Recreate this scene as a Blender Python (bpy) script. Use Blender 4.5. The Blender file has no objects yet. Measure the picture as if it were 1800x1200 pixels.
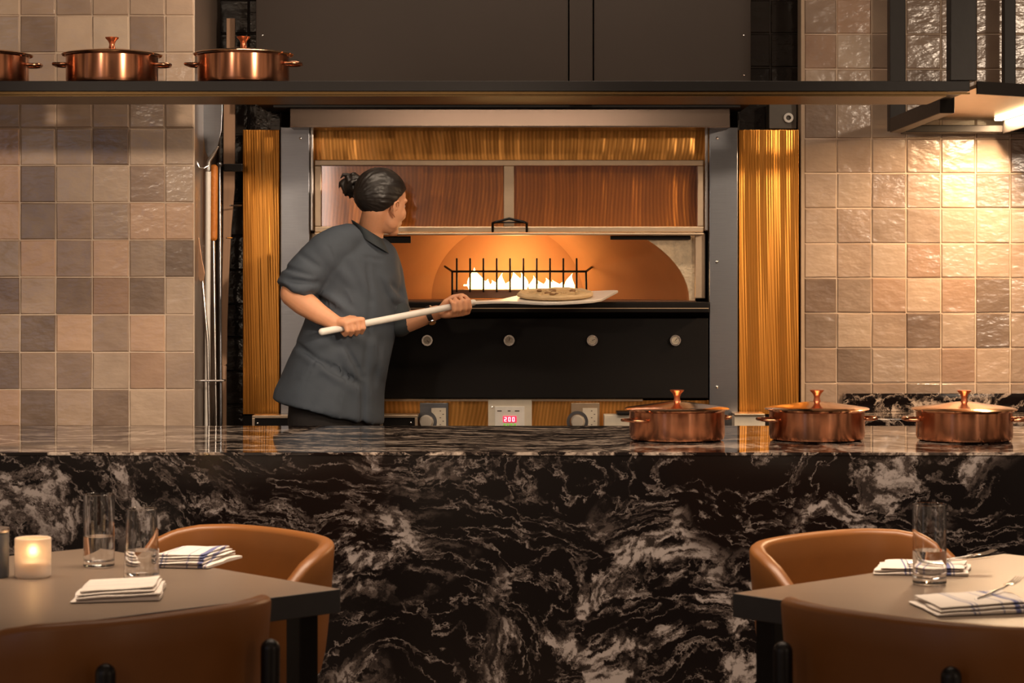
import bpy, bmesh, math, random
from mathutils import Vector, Matrix, noise
random.seed(7)
C = bpy.context.scene.collection
PI = math.pi
H0, CX, CY, F = 1.43, 900, 490, 3800.0      # eye height, vanishing point and focal length (1800x1200 frame)

def P(px, py, d):
    return Vector(((px - CX) * d / F, d, H0 - (py - CY) * d / F))

# ---------------------------------------------------------------- materials
MATS = {}
def nm(name):
    m = bpy.data.materials.new(name); m.use_nodes = True
    MATS[name] = m
    nt = m.node_tree; b = nt.nodes['Principled BSDF']
    return m, nt, b
def mat(name, col, rough=.5, metal=0., **kw):
    m, nt, b = nm(name)
    b.inputs['Base Color'].default_value = (*col, 1)
    b.inputs['Roughness'].default_value = rough
    b.inputs['Metallic'].default_value = metal
    for k, v in kw.items():
        if k in ('bump', 'bscale', 'bstretch', 'var'): continue
        b.inputs[k].default_value = v
    bump = kw.get('bump', .05)
    tc = nt.nodes.new('ShaderNodeTexCoord'); mp = nt.nodes.new('ShaderNodeMapping')
    nt.links.new(tc.outputs['Object'], mp.inputs['Vector'])
    mp.inputs['Scale'].default_value = kw.get('bstretch', (1, 1, 1))
    n = nt.nodes.new('ShaderNodeTexNoise'); n.inputs['Scale'].default_value = kw.get('bscale', 30); n.inputs['Detail'].default_value = 5
    nt.links.new(mp.outputs[0], n.inputs['Vector'])
    bp = nt.nodes.new('ShaderNodeBump'); bp.inputs['Strength'].default_value = bump; bp.inputs['Distance'].default_value = .01
    nt.links.new(n.outputs['Fac'], bp.inputs['Height']); nt.links.new(bp.outputs[0], b.inputs['Normal'])
    var = kw.get('var', .12)
    mx = nt.nodes.new('ShaderNodeMix'); mx.data_type = 'RGBA'
    mx.inputs['A'].default_value = (*[c * (1 - var) for c in col], 1); mx.inputs['B'].default_value = (*[min(1, c * (1 + var)) for c in col], 1)
    nt.links.new(n.outputs['Fac'], mx.inputs['Factor']); nt.links.new(mx.outputs['Result'], b.inputs['Base Color'])
    return m
def ramp(nt, pts):
    r = nt.nodes.new('ShaderNodeValToRGB'); e = r.color_ramp.elements
    while len(e) < len(pts): e.new(.5)
    for k, (p, c) in enumerate(pts):
        e[k].position = p; e[k].color = (*c, 1) if len(c) == 3 else c
    return r
def math_node(nt, op, a, b=None):
    n = nt.nodes.new('ShaderNodeMath'); n.operation = op
    for i, v in enumerate((a, b)):
        if v is None: continue
        if isinstance(v, (int, float)): n.inputs[i].default_value = v
        else: nt.links.new(v, n.inputs[i])
    return n.outputs[0]

def tile_mat(name, cols, rough, grout=False, bstr=.35):
    m, nt, b = nm(name)
    at = nt.nodes.new('ShaderNodeAttribute'); at.attribute_name = 'tone'
    sep = nt.nodes.new('ShaderNodeSeparateColor'); nt.links.new(at.outputs['Color'], sep.inputs[0])
    tc = nt.nodes.new('ShaderNodeTexCoord')
    n1 = nt.nodes.new('ShaderNodeTexNoise'); n1.inputs['Scale'].default_value = 9; n1.inputs['Detail'].default_value = 4
    nt.links.new(tc.outputs['Object'], n1.inputs['Vector'])
    t = math_node(nt, 'ADD', sep.outputs[0], math_node(nt, 'MULTIPLY', math_node(nt, 'SUBTRACT', n1.outputs['Fac'], .5), .45))
    r = ramp(nt, cols); nt.links.new(t, r.inputs[0])
    pk = nt.nodes.new('ShaderNodeMix'); pk.data_type = 'RGBA'; pk.blend_type = 'MULTIPLY'
    nt.links.new(sep.outputs[1], pk.inputs['Factor']); nt.links.new(r.outputs[0], pk.inputs['A']); pk.inputs['B'].default_value = (1.08, .93, .84, 1)
    nt.links.new(pk.outputs['Result'], b.inputs['Base Color'])
    b.inputs['Roughness'].default_value = rough
    b.inputs['Specular IOR Level'].default_value = .6
    mp = nt.nodes.new('ShaderNodeMapping'); mp.inputs['Scale'].default_value = (1, 1, 1.8); nt.links.new(tc.outputs['Object'], mp.inputs[0])
    n2 = nt.nodes.new('ShaderNodeTexNoise'); n2.inputs['Scale'].default_value = 15; n2.inputs['Detail'].default_value = 3; nt.links.new(mp.outputs[0], n2.inputs['Vector'])
    bp = nt.nodes.new('ShaderNodeBump'); bp.inputs['Strength'].default_value = bstr; bp.inputs['Distance'].default_value = .02
    nt.links.new(n2.outputs['Fac'], bp.inputs['Height']); nt.links.new(bp.outputs[0], b.inputs['Normal'])
    return m
M_TILE = tile_mat('glazed_tile', [(0, (.15, .107, .083)), (.35, (.27, .20, .153)), (.7, (.40, .305, .23)), (1, (.52, .405, .305))], .21, bstr=.20)
M_DTILE = tile_mat('black_glazed_tile', [(0, (.008, .006, .005)), (1, (.03, .024, .02))], .12, bstr=.15)
M_GROUT = mat('grout', (.62, .50, .39), .9, bscale=80)

def marble(name, top=False):
    m, nt, b = nm(name)
    tc = nt.nodes.new('ShaderNodeTexCoord')
    # flow warp
    w = nt.nodes.new('ShaderNodeTexNoise'); w.inputs['Scale'].default_value = .9; w.inputs['Detail'].default_value = 3; w.inputs['Roughness'].default_value = .5
    nt.links.new(tc.outputs['Object'], w.inputs['Vector'])
    sub = nt.nodes.new('ShaderNodeVectorMath'); sub.operation = 'SUBTRACT'; sub.inputs[1].default_value = (.5, .5, .5); nt.links.new(w.outputs['Color'], sub.inputs[0])
    sc = nt.nodes.new('ShaderNodeVectorMath'); sc.operation = 'SCALE'; sc.inputs['Scale'].default_value = 1.5; nt.links.new(sub.outputs[0], sc.inputs[0])
    ad = nt.nodes.new('ShaderNodeVectorMath'); ad.operation = 'ADD'; nt.links.new(tc.outputs['Object'], ad.inputs[0]); nt.links.new(sc.outputs[0], ad.inputs[1])
    # fine warp
    w2 = nt.nodes.new('ShaderNodeTexNoise'); w2.inputs['Scale'].default_value = 7; w2.inputs['Detail'].default_value = 6; w2.inputs['Roughness'].default_value = .65
    nt.links.new(tc.outputs['Object'], w2.inputs['Vector'])
    sub2 = nt.nodes.new('ShaderNodeVectorMath'); sub2.operation = 'SUBTRACT'; sub2.inputs[1].default_value = (.5, .5, .5); nt.links.new(w2.outputs['Color'], sub2.inputs[0])
    sc2 = nt.nodes.new('ShaderNodeVectorMath'); sc2.operation = 'SCALE'; sc2.inputs['Scale'].default_value = .16; nt.links.new(sub2.outputs[0], sc2.inputs[0])
    ad2 = nt.nodes.new('ShaderNodeVectorMath'); ad2.operation = 'ADD'; nt.links.new(ad.outputs[0], ad2.inputs[0]); nt.links.new(sc2.outputs[0], ad2.inputs[1])
    mp = nt.nodes.new('ShaderNodeMapping'); nt.links.new(ad2.outputs[0], mp.inputs[0])
    mp.inputs['Rotation'].default_value = (0, .18, 0); mp.inputs['Scale'].default_value = (1.1, 4.5, 3.4) if not top else (.55, 5, 3)
    n = nt.nodes.new('ShaderNodeTexNoise'); n.inputs['Scale'].default_value = 2.1; n.inputs['Detail'].default_value = 9; n.inputs['Roughness'].default_value = .62
    nt.links.new(mp.outputs[0], n.inputs['Vector'])
    # patches (cloud) and ridges (veins)
    patch = ramp(nt, [(.50, (0, 0, 0)), (.56, (1, 1, 1))]); nt.links.new(n.outputs['Fac'], patch.inputs[0])
    mp3 = nt.nodes.new('ShaderNodeMapping'); nt.links.new(ad2.outputs[0], mp3.inputs[0])
    mp3.inputs['Rotation'].default_value = (0, .3, 0); mp3.inputs['Scale'].default_value = (1.2, 6, 6.0); mp3.inputs['Location'].default_value = (3, 1, 2)
    n3 = nt.nodes.new('ShaderNodeTexNoise'); n3.inputs['Scale'].default_value = 1.9; n3.inputs['Detail'].default_value = 5; n3.inputs['Roughness'].default_value = .55
    nt.links.new(mp3.outputs[0], n3.inputs['Vector'])
    rid = math_node(nt, 'ABSOLUTE', math_node(nt, 'SUBTRACT', n3.outputs['Fac'], .5))
    ridr = ramp(nt, [(.0, (1, 1, 1)), (.012, (.55, .55, .55)), (.03, (0, 0, 0))]); nt.links.new(rid, ridr.inputs[0])
    # region mask
    n4 = nt.nodes.new('ShaderNodeTexNoise'); n4.inputs['Scale'].default_value = 1.5; n4.inputs['Detail'].default_value = 2; nt.links.new(ad.outputs[0], n4.inputs['Vector'])
    reg = ramp(nt, [(.44, (0, 0, 0)), (.55, (1, 1, 1))] if not top else [(.2, (.6, .6, .6)), (.5, (1, 1, 1))]); nt.links.new(n4.outputs['Fac'], reg.inputs[0])
    # speckle break up
    n5 = nt.nodes.new('ShaderNodeTexNoise'); n5.inputs['Scale'].default_value = 26; n5.inputs['Detail'].default_value = 5; nt.links.new(ad2.outputs[0], n5.inputs['Vector'])
    brk = ramp(nt, [(.38, (.12, .12, .12)), (.56, (1, 1, 1))]); nt.links.new(n5.outputs['Fac'], brk.inputs[0])
    a = math_node(nt, 'MULTIPLY', patch.outputs[0], reg.outputs[0])
    v = math_node(nt, 'MULTIPLY', ridr.outputs[0], .75)
    s = math_node(nt, 'MULTIPLY', math_node(nt, 'MAXIMUM', a, v), brk.outputs[0])
    cr = ramp(nt, [(0, (.0045, .0032, .0032)), (.4, (.06, .046, .041)), (1, (.275, .238, .225))] if not top else [(0, (.006, .004, .004)), (.25, (.12, .09, .075)), (1, (.5, .41, .34))]); nt.links.new(s, cr.inputs[0])
    nt.links.new(cr.outputs[0], b.inputs['Base Color'])
    b.inputs['Roughness'].default_value = .05 if top else .16
    if top: b.inputs['Specular IOR Level'].default_value = .6
    return m
M_MARBLE = marble('black_marble'); M_MARBLETOP = marble('black_marble_polished', True)

def ribbed(name, c1, c2, rough, metal, freq=300, wav=1.6, bst=.25):
    """orange metal cladding with fine wandering vertical grooves; colour streaks also imitate reflections"""
    m, nt, b = nm(name)
    tc = nt.nodes.new('ShaderNodeTexCoord')
    w = nt.nodes.new('ShaderNodeTexNoise'); w.inputs['Scale'].default_value = wav; w.inputs['Detail'].default_value = 1; nt.links.new(tc.outputs['Object'], w.inputs['Vector'])
    sep = nt.nodes.new('ShaderNodeSeparateXYZ'); nt.links.new(tc.outputs['Object'], sep.inputs[0])
    x = math_node(nt, 'ADD', sep.outputs[0], math_node(nt, 'MULTIPLY', w.outputs['Fac'], .16))
    s = math_node(nt, 'SINE', math_node(nt, 'MULTIPLY', x, freq))
    s01 = math_node(nt, 'ADD', math_node(nt, 'MULTIPLY', s, .5), .5)
    mp = nt.nodes.new('ShaderNodeMapping'); mp.inputs['Scale'].default_value = (8, 8, .45); nt.links.new(tc.outputs['Object'], mp.inputs[0])
    big = nt.nodes.new('ShaderNodeTexNoise'); big.inputs['Scale'].default_value = 1.3; big.inputs['Detail'].default_value = 2; nt.links.new(mp.outputs[0], big.inputs['Vector'])
    r = ramp(nt, [(.0, c1), (1, c2)])
    t = math_node(nt, 'ADD', math_node(nt, 'MULTIPLY', s01, .38), math_node(nt, 'MULTIPLY', big.outputs['Fac'], .6)); nt.links.new(t, r.inputs[0])
    nt.links.new(r.outputs[0], b.inputs['Base Color'])
    b.inputs['Metallic'].default_value = metal; b.inputs['Roughness'].default_value = rough
    bp = nt.nodes.new('ShaderNodeBump'); bp.inputs['Strength'].default_value = bst; bp.inputs['Distance'].default_value = .05
    h = math_node(nt, 'ADD', math_node(nt, 'MULTIPLY', big.outputs['Fac'], 1.0), math_node(nt, 'MULTIPLY', s01, .015))
    nt.links.new(h, bp.inputs['Height']); nt.links.new(bp.outputs[0], b.inputs['Normal'])
    return m
M_COPPERCLAD = ribbed('amber_metal_cladding', (.42, .17, .03), (.95, .46, .12), .30, .75, freq=420)
M_COPPERSIDE = ribbed('amber_side_cladding', (.50, .19, .028), (.78, .34, .065), .28, .85, freq=640, wav=.35, bst=.5)
M_STEEL = mat('brushed_steel', (.33, .345, .38), .28, 1., bump=.04, bscale=40, bstretch=(.3, .3, 12))  # slight blue in the colour imitates reflected window light
M_STEELH = mat('brushed_steel_horizontal', (.17, .125, .10), .27, 1., bump=0, bscale=30, bstretch=(12, 1, .2))
M_CHAMP = mat('champagne_frame', (.62, .48, .34), .38, 1.)
M_IRON = mat('black_sheet', (.006, .0045, .004), .5, **{'Specular IOR Level': .2})
M_HOOD = mat('hood_black_brown', (.021, .014, .0105), .5, 0., bscale=4, bump=.01, **{'Specular IOR Level': .25})
M_SHELF = mat('dark_bronze_steel', (.007, .005, .0045), .45, .0, **{'Specular IOR Level': .25})
M_SHELFU = mat('bronze_underside', (.10, .055, .016), .4, .7)
M_FRAME = mat('slate_steel_tube', (.016, .013, .0115), .45, .1, **{'Specular IOR Level': .3})
M_POT = mat('copper', (.50, .225, .125), .16, 1., bump=0, bscale=20, var=.03)
M_POTLID = mat('polished_copper', (.86, .52, .30), .14, 1., bump=0, var=.03)
M_KNOB = mat('rose_copper_knob', (.62, .20, .10), .3, .9)
M_LEATHER = mat('tan_leather', (.225, .080, .016), .40, bump=.06, bscale=18, var=.10)
M_SEATL = mat('tan_leather_seat', (.21, .075, .016), .5, bump=.08, bscale=16)
M_BLACKM = mat('black_metal_leg', (.012, .010, .010), .35, .5)
M_TABLE = mat('taupe_stone_top', (.165, .118, .085), .36, bump=.015, bscale=8, var=.08)
M_TEDGE = mat('slate_table_edge', (.030, .029, .031), .5)
M_SKIN = mat('skin', (.68, .33, .18), .5, bump=.03, bscale=60, var=.07, **{'Subsurface Weight': .08, 'Subsurface Scale': .02})
M_HAIR = mat('black_hair', (.011, .008, .0065), .40, bump=.14, bscale=22, bstretch=(1, 1, 6), var=.3)
M_JACKET = mat('slate_cotton', (.048, .062, .083), .75, bump=.12, bscale=26, var=.10)
M_COLLAR = mat('slate_cotton_dark', (.030, .039, .046), .8, bump=.1, bscale=26)
M_TROUSER = mat('black_cotton', (.008, .006, .006), .8)
M_STRAP = mat('watch_strap', (.02, .016, .018), .4)
M_EYE = mat('eye_white', (.7, .66, .6), .2)
M_WHITEWOOD = mat('white_painted_handle', (.78, .74, .68), .4, bump=.01)
M_BLADE = mat('pale_peel_blade', (.80, .76, .70), .35, .2, bump=.01)
M_BRICK = mat('terracotta_vault', (.50, .235, .095), .85, bump=.15, bscale=12, var=.10)
M_STONE = mat('pale_refractory', (.72, .58, .40), .8, bump=.9, bscale=45, var=.35)
M_CREAM = mat('cream_plastic', (.60, .54, .44), .45)
M_WHITEP = mat('white_plate', (.72, .70, .66), .4)
M_GREYP = mat('grey_knob', (.42, .38, .33), .4)
M_WOOD = mat('pale_wood', (.34, .20, .12), .55, bump=.1, bscale=8, bstretch=(6, 6, .6), var=.2)
M_ORANGEW = mat('orange_wrap', (.62, .20, .03), .5, bump=.4, bscale=60)
M_LIGHTM = mat('satin_aluminium', (.62, .58, .55), .25, 1.)
M_RETURN = mat('brown_painted_return', (.13, .095, .075), .35)
M_DARKWALL = mat('dark_plaster', (.03, .022, .018), .8)
M_FLOOR = mat('dark_wood_floor', (.07, .045, .03), .45, bscale=5)
M_CEIL = mat('ceiling_paint', (.10, .08, .065), .9)
M_SALT = mat('slate_ceramic', (.10, .12, .15), .45)
M_RIVET = mat('bright_rivet', (.8, .78, .75), .2, 1.)
M_UNDER = mat('bronze_satin_panel', (.42, .28, .17), .3, .9)

def glass(name, col=(1, 1, 1), rough=0., ior=1.45):
    m, nt, b = nm(name)
    b.inputs['Base Color'].default_value = (*col, 1); b.inputs['Roughness'].default_value = rough
    b.inputs['Transmission Weight'].default_value = 1; b.inputs['IOR'].default_value = ior
    return m
M_GLASS = glass('clear_glass'); M_WATER = glass('water', (1, 1, 1), 0, 1.33)
M_FROST = glass('frosted_glass', (.95, .86, .78), .6, 1.3); M_FROST.node_tree.nodes['Principled BSDF'].inputs['Transmission Weight'].default_value = .7
M_PANE, _nt, _b = nm('tinted_heat_glass')     # coated oven glass: partly mirror, partly see-through
_tr = _nt.nodes.new('ShaderNodeBsdfTransparent'); _tr.inputs[0].default_value = (.98, .90, .80, 1)
_gl = _nt.nodes.new('ShaderNodeBsdfGlossy'); _gl.inputs['Color'].default_value = (.62, .60, .72, 1); _gl.inputs['Roughness'].default_value = .06
_mx = _nt.nodes.new('ShaderNodeMixShader'); _mx.inputs[0].default_value = .16
_nt.links.new(_tr.outputs[0], _mx.inputs[1]); _nt.links.new(_gl.outputs[0], _mx.inputs[2])
_nt.links.new(_mx.outputs[0], _nt.nodes['Material Output'].inputs[0])

def emis(name, col, s):
    m, nt, b = nm(name)
    b.inputs['Base Color'].default_value = (0, 0, 0, 1)
    b.inputs['Emission Color'].default_value = (*col, 1); b.inputs['Emission Strength'].default_value = s
    return m
M_FLAME = emis('flame', (1, .62, .22), 9); M_FLAMEO = emis('flame_outer', (1, .36, .05), 2.2)
M_WICK = emis('candle_flame', (1, .62, .25), 30)
M_LED = emis('warm_led', (1, .72, .36), 14)
M_RED = emis('red_display', (1, .03, .08), 1.2); M_REDTXT = emis('red_digits', (1, .45, .5), 3)
M_GREEN = emis('green_led', (.35, .7, .1), .6)
M_INK = mat('dark_print', (.08, .06, .05), .6)

def napkin_mat(name, axis, pos, w):
    m, nt, b = nm(name)
    tc = nt.nodes.new('ShaderNodeTexCoord'); sep = nt.nodes.new('ShaderNodeSeparateXYZ'); nt.links.new(tc.outputs['Object'], sep.inputs[0])
    x = sep.outputs[axis]
    fac = None
    for p, ww in pos:
        d = math_node(nt, 'LESS_THAN', math_node(nt, 'ABSOLUTE', math_node(nt, 'SUBTRACT', x, p)), ww)
        fac = d if fac is None else math_node(nt, 'MAXIMUM', fac, d)
    mx = nt.nodes.new('ShaderNodeMix'); mx.data_type = 'RGBA'; nt.links.new(fac, mx.inputs['Factor'])
    mx.inputs['A'].default_value = (.72, .64, .57, 1); mx.inputs['B'].default_value = (*w, 1)
    nt.links.new(mx.outputs['Result'], b.inputs['Base Color']); b.inputs['Roughness'].default_value = .9
    n = nt.nodes.new('ShaderNodeTexNoise'); n.inputs['Scale'].default_value = 40; bp = nt.nodes.new('ShaderNodeBump'); bp.inputs['Strength'].default_value = .4; bp.inputs['Distance'].default_value = .004
    nt.links.new(tc.outputs['Object'], n.inputs['Vector']); nt.links.new(n.outputs['Fac'], bp.inputs['Height']); nt.links.new(bp.outputs[0], b.inputs['Normal'])
    return m
M_NAPKIN = napkin_mat('striped_napkin', 0, [(-.045, .002), (-.035, .0012), (.02, .0015), (.052, .006), (.064, .0015)], (.13, .14, .28))
M_NAPKINB = napkin_mat('thin_striped_napkin', 1, [(-.03, .0014), (-.012, .0012), (.014, .0014), (.034, .0012)], (.30, .28, .33))

# ---------------------------------------------------------------- mesh helpers
def setp(o, label=None, cat=None, group=None, kind=None):
    if label: o['label'] = label
    if cat: o['category'] = cat
    if group: o['group'] = group
    if kind: o['kind'] = kind
    return o
def link(name, bm, m, parent=None, smooth=False, autosm=None):
    me = bpy.data.meshes.new(name); bmesh.ops.recalc_face_normals(bm, faces=bm.faces[:]) if not bm.get('x') else None
    bm.to_mesh(me); bm.free()
    ms = m if isinstance(m, (list, tuple)) else [m]
    for k in ms: me.materials.append(k)
    o = bpy.data.objects.new(name, me); C.objects.link(o)
    if smooth:
        for p in me.polygons: p.use_smooth = True
        if autosm: me.set_sharp_from_angle(angle=autosm)
    if parent: o.parent = parent
    return o
class BM:
    """collects shapes into ONE mesh"""
    def __init__(s): s.bm = bmesh.new()
    def get(s, k): return None
    def box(s, x0, x1, y0, y1, z0, z1, bev=0., mi=0, rot=None):
        bm = bmesh.new()
        vs = bmesh.ops.create_cube(bm, size=1)['verts']
        for v in vs:
            v.co = Vector(((x0 + x1) / 2 + v.co.x * (x1 - x0), (y0 + y1) / 2 + v.co.y * (y1 - y0), (z0 + z1) / 2 + v.co.z * (z1 - z0)))
        if bev: bmesh.ops.bevel(bm, geom=bm.edges[:] , offset=bev, segments=2, affect='EDGES', profile=.5)
        if rot: bmesh.ops.transform(bm, matrix=rot, verts=bm.verts[:])
        return s.add(bm, mi)
    def add(s, bm, mi=0):
        me = bpy.data.meshes.new('t')
        for f in bm.faces: f.material_index = mi
        bm.to_mesh(me); bm.free(); s.bm.from_mesh(me); bpy.data.meshes.remove(me); return s
    def tube(s, pts, rad, n=12, mi=0, cap=True):
        """tube through points; rad a number or list; rounded ends by extra rings"""
        pts = [Vector(p) for p in pts]
        if isinstance(rad, (int, float)): rad = [rad] * len(pts)
        bm = bmesh.new(); rings = []
        up = None
        for i, p in enumerate(pts):
            t = (pts[min(i + 1, len(pts) - 1)] - pts[max(i - 1, 0)]).normalized()
            if up is None:
                up = Vector((0, 0, 1)) if abs(t.z) < .9 else Vector((1, 0, 0))
            a = t.cross(up).normalized(); b2 = a.cross(t).normalized(); up = b2
            rings.append((p, a, b2, rad[i], t))
        full = []
        if cap:
            p, a, b2, r, t = rings[0]
            full += [(p - t * r * math.sin(k), a, b2, r * math.cos(k)) for k in (1.35, 1.0, .6, .3)]
        full += [(p, a, b2, r) for p, a, b2, r, t in rings]
        if cap:
            p, a, b2, r, t = rings[-1]
            full += [(p + t * r * math.sin(k), a, b2, r * math.cos(k)) for k in (.3, .6, 1.0, 1.35)]
        vr = []
        for p, a, b2, r in full:
            vr.append([bm.verts.new(p + a * (r * math.cos(2 * PI * k / n)) + b2 * (r * math.sin(2 * PI * k / n))) for k in range(n)])
        for i in range(len(vr) - 1):
            for k in range(n): bm.faces.new((vr[i][k], vr[i][(k + 1) % n], vr[i + 1][(k + 1) % n], vr[i + 1][k]))
        bm.faces.new(vr[0][::-1]); bm.faces.new(vr[-1])
        return s.add(bm, mi)
    def ell(s, c, r, mi=0, rot=None, sub=3):
        bm = bmesh.new(); bmesh.ops.create_icosphere(bm, subdivisions=sub, radius=1)
        for v in bm.verts: v.co = Vector((v.co.x * r[0], v.co.y * r[1], v.co.z * r[2]))
        if rot: bmesh.ops.transform(bm, matrix=rot, verts=bm.verts[:])
        for v in bm.verts: v.co += Vector(c)
        return s.add(bm, mi)
    def lathe(s, prof, c=(0, 0, 0), n=48, mi=0):
        bm = bmesh.new(); vr = []
        for r, z in prof:
            if r < 1e-5: vr.append([bm.verts.new((c[0], c[1], c[2] + z))])
            else: vr.append([bm.verts.new((c[0] + r * math.cos(2 * PI * k / n), c[1] + r * math.sin(2 * PI * k / n), c[2] + z)) for k in range(n)])
        for i in range(len(vr) - 1):
            A, B = vr[i], vr[i + 1]
            for k in range(n):
                if len(A) == 1 and len(B) == 1: continue
                if len(A) == 1: bm.faces.new((A[0], B[(k + 1) % n], B[k]))
                elif len(B) == 1: bm.faces.new((A[k], A[(k + 1) % n], B[0]))
                else: bm.faces.new((A[k], A[(k + 1) % n], B[(k + 1) % n], B[k]))
        return s.add(bm, mi)
    def prism(s, pts, dirv, mi=0, bev=0):
        """polygon (3-D points) extruded by a vector"""
        bm = bmesh.new(); vs = [bm.verts.new(p) for p in pts]; f = bm.faces.new(vs)
        r = bmesh.ops.extrude_face_region(bm, geom=[f])
        bmesh.ops.translate(bm, vec=dirv, verts=[g for g in r['geom'] if isinstance(g, bmesh.types.BMVert)])
        if bev: bmesh.ops.bevel(bm, geom=bm.edges[:], offset=bev, segments=2, affect='EDGES', profile=.5)
        return s.add(bm, mi)
    def loft(s, rings, mi=0):
        bm = bmesh.new(); vr = [[bm.verts.new(p) for p in r] for r in rings]; n = len(vr[0])
        for i in range(len(vr) - 1):
            for k in range(n): bm.faces.new((vr[i][k], vr[i][(k + 1) % n], vr[i + 1][(k + 1) % n], vr[i + 1][k]))
        bm.faces.new(vr[0][::-1]); bm.faces.new(vr[-1])
        return s.add(bm, mi)
    def link(s, name, m, parent=None, smooth=False, autosm=None):
        bm = s.bm
        bmesh.ops.recalc_face_normals(bm, faces=bm.faces[:])
        me = bpy.data.meshes.new(name); bm.to_mesh(me); bm.free()
        for k in (m if isinstance(m, (list, tuple)) else [m]): me.materials.append(k)
        if smooth:
            for p in me.polygons: p.use_smooth = True
            me.set_sharp_from_angle(angle=autosm or math.radians(35))
        o = bpy.data.objects.new(name, me); C.objects.link(o)
        if parent: o.parent = parent
        return o
def empty(name, loc=(0, 0, 0), rz=0., **kw):
    o = bpy.data.objects.new(name, None); o.empty_display_size = .05; C.objects.link(o)
    o.location = loc; o.rotation_euler = (0, 0, rz)
    return setp(o, **kw)
def copy_tree(o, parent=None):
    c = o.copy(); C.objects.link(c); c.parent = parent
    for ch in list(o.children): copy_tree(ch, c)
    return c
def remeshed(bmh, voxel, smooth=4, fac=.5):
    """union of the collected shapes as one smooth skin -> new mesh"""
    me = bpy.data.meshes.new('tmp'); bmh.bm.to_mesh(me); bmh.bm.free()
    o = bpy.data.objects.new('tmp', me); C.objects.link(o)
    r = o.modifiers.new('r', 'REMESH'); r.mode = 'VOXEL'; r.voxel_size = voxel
    s = o.modifiers.new('s', 'SMOOTH'); s.iterations = smooth; s.factor = fac
    dg = bpy.context.evaluated_depsgraph_get(); dg.update()
    out = bpy.data.meshes.new_from_object(o.evaluated_get(dg))
    bpy.data.objects.remove(o); bpy.data.meshes.remove(me)
    return out
def link_me(name, me, m, parent=None):
    me.materials.clear(); me.materials.append(m)
    for p in me.polygons: p.use_smooth = True
    o = bpy.data.objects.new(name, me); C.objects.link(o)
    if parent: o.parent = parent
    return o

# ---------------------------------------------------------------- camera
cam = bpy.data.cameras.new('camera'); co = bpy.data.objects.new('camera', cam); C.objects.link(co)
co.location = (0, 0, H0); co.rotation_euler = (PI / 2, 0, 0)
cam.sensor_width = 36; cam.lens = 36 * F / 1800; cam.shift_y = -(600 - CY) / 1800.0
cam.dof.use_dof = True; cam.dof.focus_distance = 8.0; cam.dof.aperture_fstop = 8
bpy.context.scene.camera = co

# ---------------------------------------------------------------- tiled walls
def tile_wall(name, d, xe, ze, tones, mats, gap=.0016, seed=1, dep=.02):
    rnd = random.Random(seed)
    bm = bmesh.new(); lay = bm.loops.layers.float_color.new('tone')
    b = BM().box(xe[0], xe[-1], d + .004, d + dep, ze[-1], ze[0], mi=1)
    me = bpy.data.meshes.new('t'); b.bm.to_mesh(me); b.bm.free(); bm.from_mesh(me); bpy.data.meshes.remove(me)
    lay = bm.loops.layers.float_color.get('tone') or bm.loops.layers.float_color.new('tone')
    for j in range(len(ze) - 1):
        for i in range(len(xe) - 1):
            x0, x1, z1, z0 = xe[i] + gap, xe[i + 1] - gap, ze[j] - gap, ze[j + 1] + gap
            if x1 - x0 < .01 or z1 - z0 < .008: continue
            t = tones(i, j, rnd)
            pk = 1. if t < 0 else rnd.random() * .35
            t = abs(t)
            tx, tz = rnd.uniform(-.0012, .0012), rnd.uniform(-.0012, .0012)
            def jit(): return rnd.uniform(-.0012, .0012)
            outer = [(x0, z0), (x1, z0), (x1, z1), (x0, z1)]; e = .004
            inner = [(x0 + e, z0 + e), (x1 - e, z0 + e), (x1 - e, z1 - e), (x0 + e, z1 - e)]
            ov = [bm.verts.new((x + jit(), d + .004, z + jit())) for x, z in outer]
            iv = [bm.verts.new((x + jit(), d - .001 + tx * (1 if x > (x0 + x1) / 2 else -1) + tz * (1 if z > (z0 + z1) / 2 else -1), z + jit())) for x, z in inner]
            fs = [bm.faces.new(iv)]
            for k in range(4): fs.append(bm.faces.new((ov[k], ov[(k + 1) % 4], iv[(k + 1) % 4], iv[k])))
            for f in fs:
                for l in f.loops: l[lay] = (t, pk, 0, 1)
    bm.normal_update()
    me = bpy.data.meshes.new(name); bm.to_mesh(me); bm.free()
    for m in mats: me.materials.append(m)
    o = bpy.data.objects.new(name, me); C.objects.link(o); o['kind'] = 'structure'
    return o
LT = [[.9, .6, .45, .6, .55, .7], [.6, .25, .95, .95, .25, .7], [.6, .6, .6, .7, .5, .7], [.5, .65, .6, .6, .6, .7], [-.65, .75, .5, .12, .75, .65], [-.8, .15, .65, .75, .35, .6],
      [-.85, .2, .4, .55, -.8, -.8], [.55, -.75, .4, -.85, .5, .1], [.12, .65, .12, -.4, .12, .8], [.55, .12, -.9, .45, -.8, .65], [.12, .5, .35, .7, -.5, .5], [-.7, .12, .7, .2, .85, .7]]
DL = 7.90
sL = F / DL
lx = [(p - CX) / sL for p in (35 - 64 * k for k in range(13, 0, -1))] + [(p - CX) / sL for p in (35, 98, 162, 227, 290, 341)]
lz = [H0 + (490 - p) / sL for p in [27.5 - 65.6 * k for k in range(14, 0, -1)] + [27.5, 93, 159, 225, 290.5, 356, 421.5, 487, 553, 619, 684.5, 750] + [750 + 65.6 * k for k in range(1, 7)]]
def tl(i, j, rnd):
    jj, ii = j - 13, i - 12
    if 0 <= jj < 12 and 0 <= ii < 6: return LT[jj][ii]
    return rnd.choice([.12, .3, .5, .6, .7, -.75, .8])
tile_wall('wall_left', DL, lx, lz, tl, [M_TILE, M_GROUT], seed=3)
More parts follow.
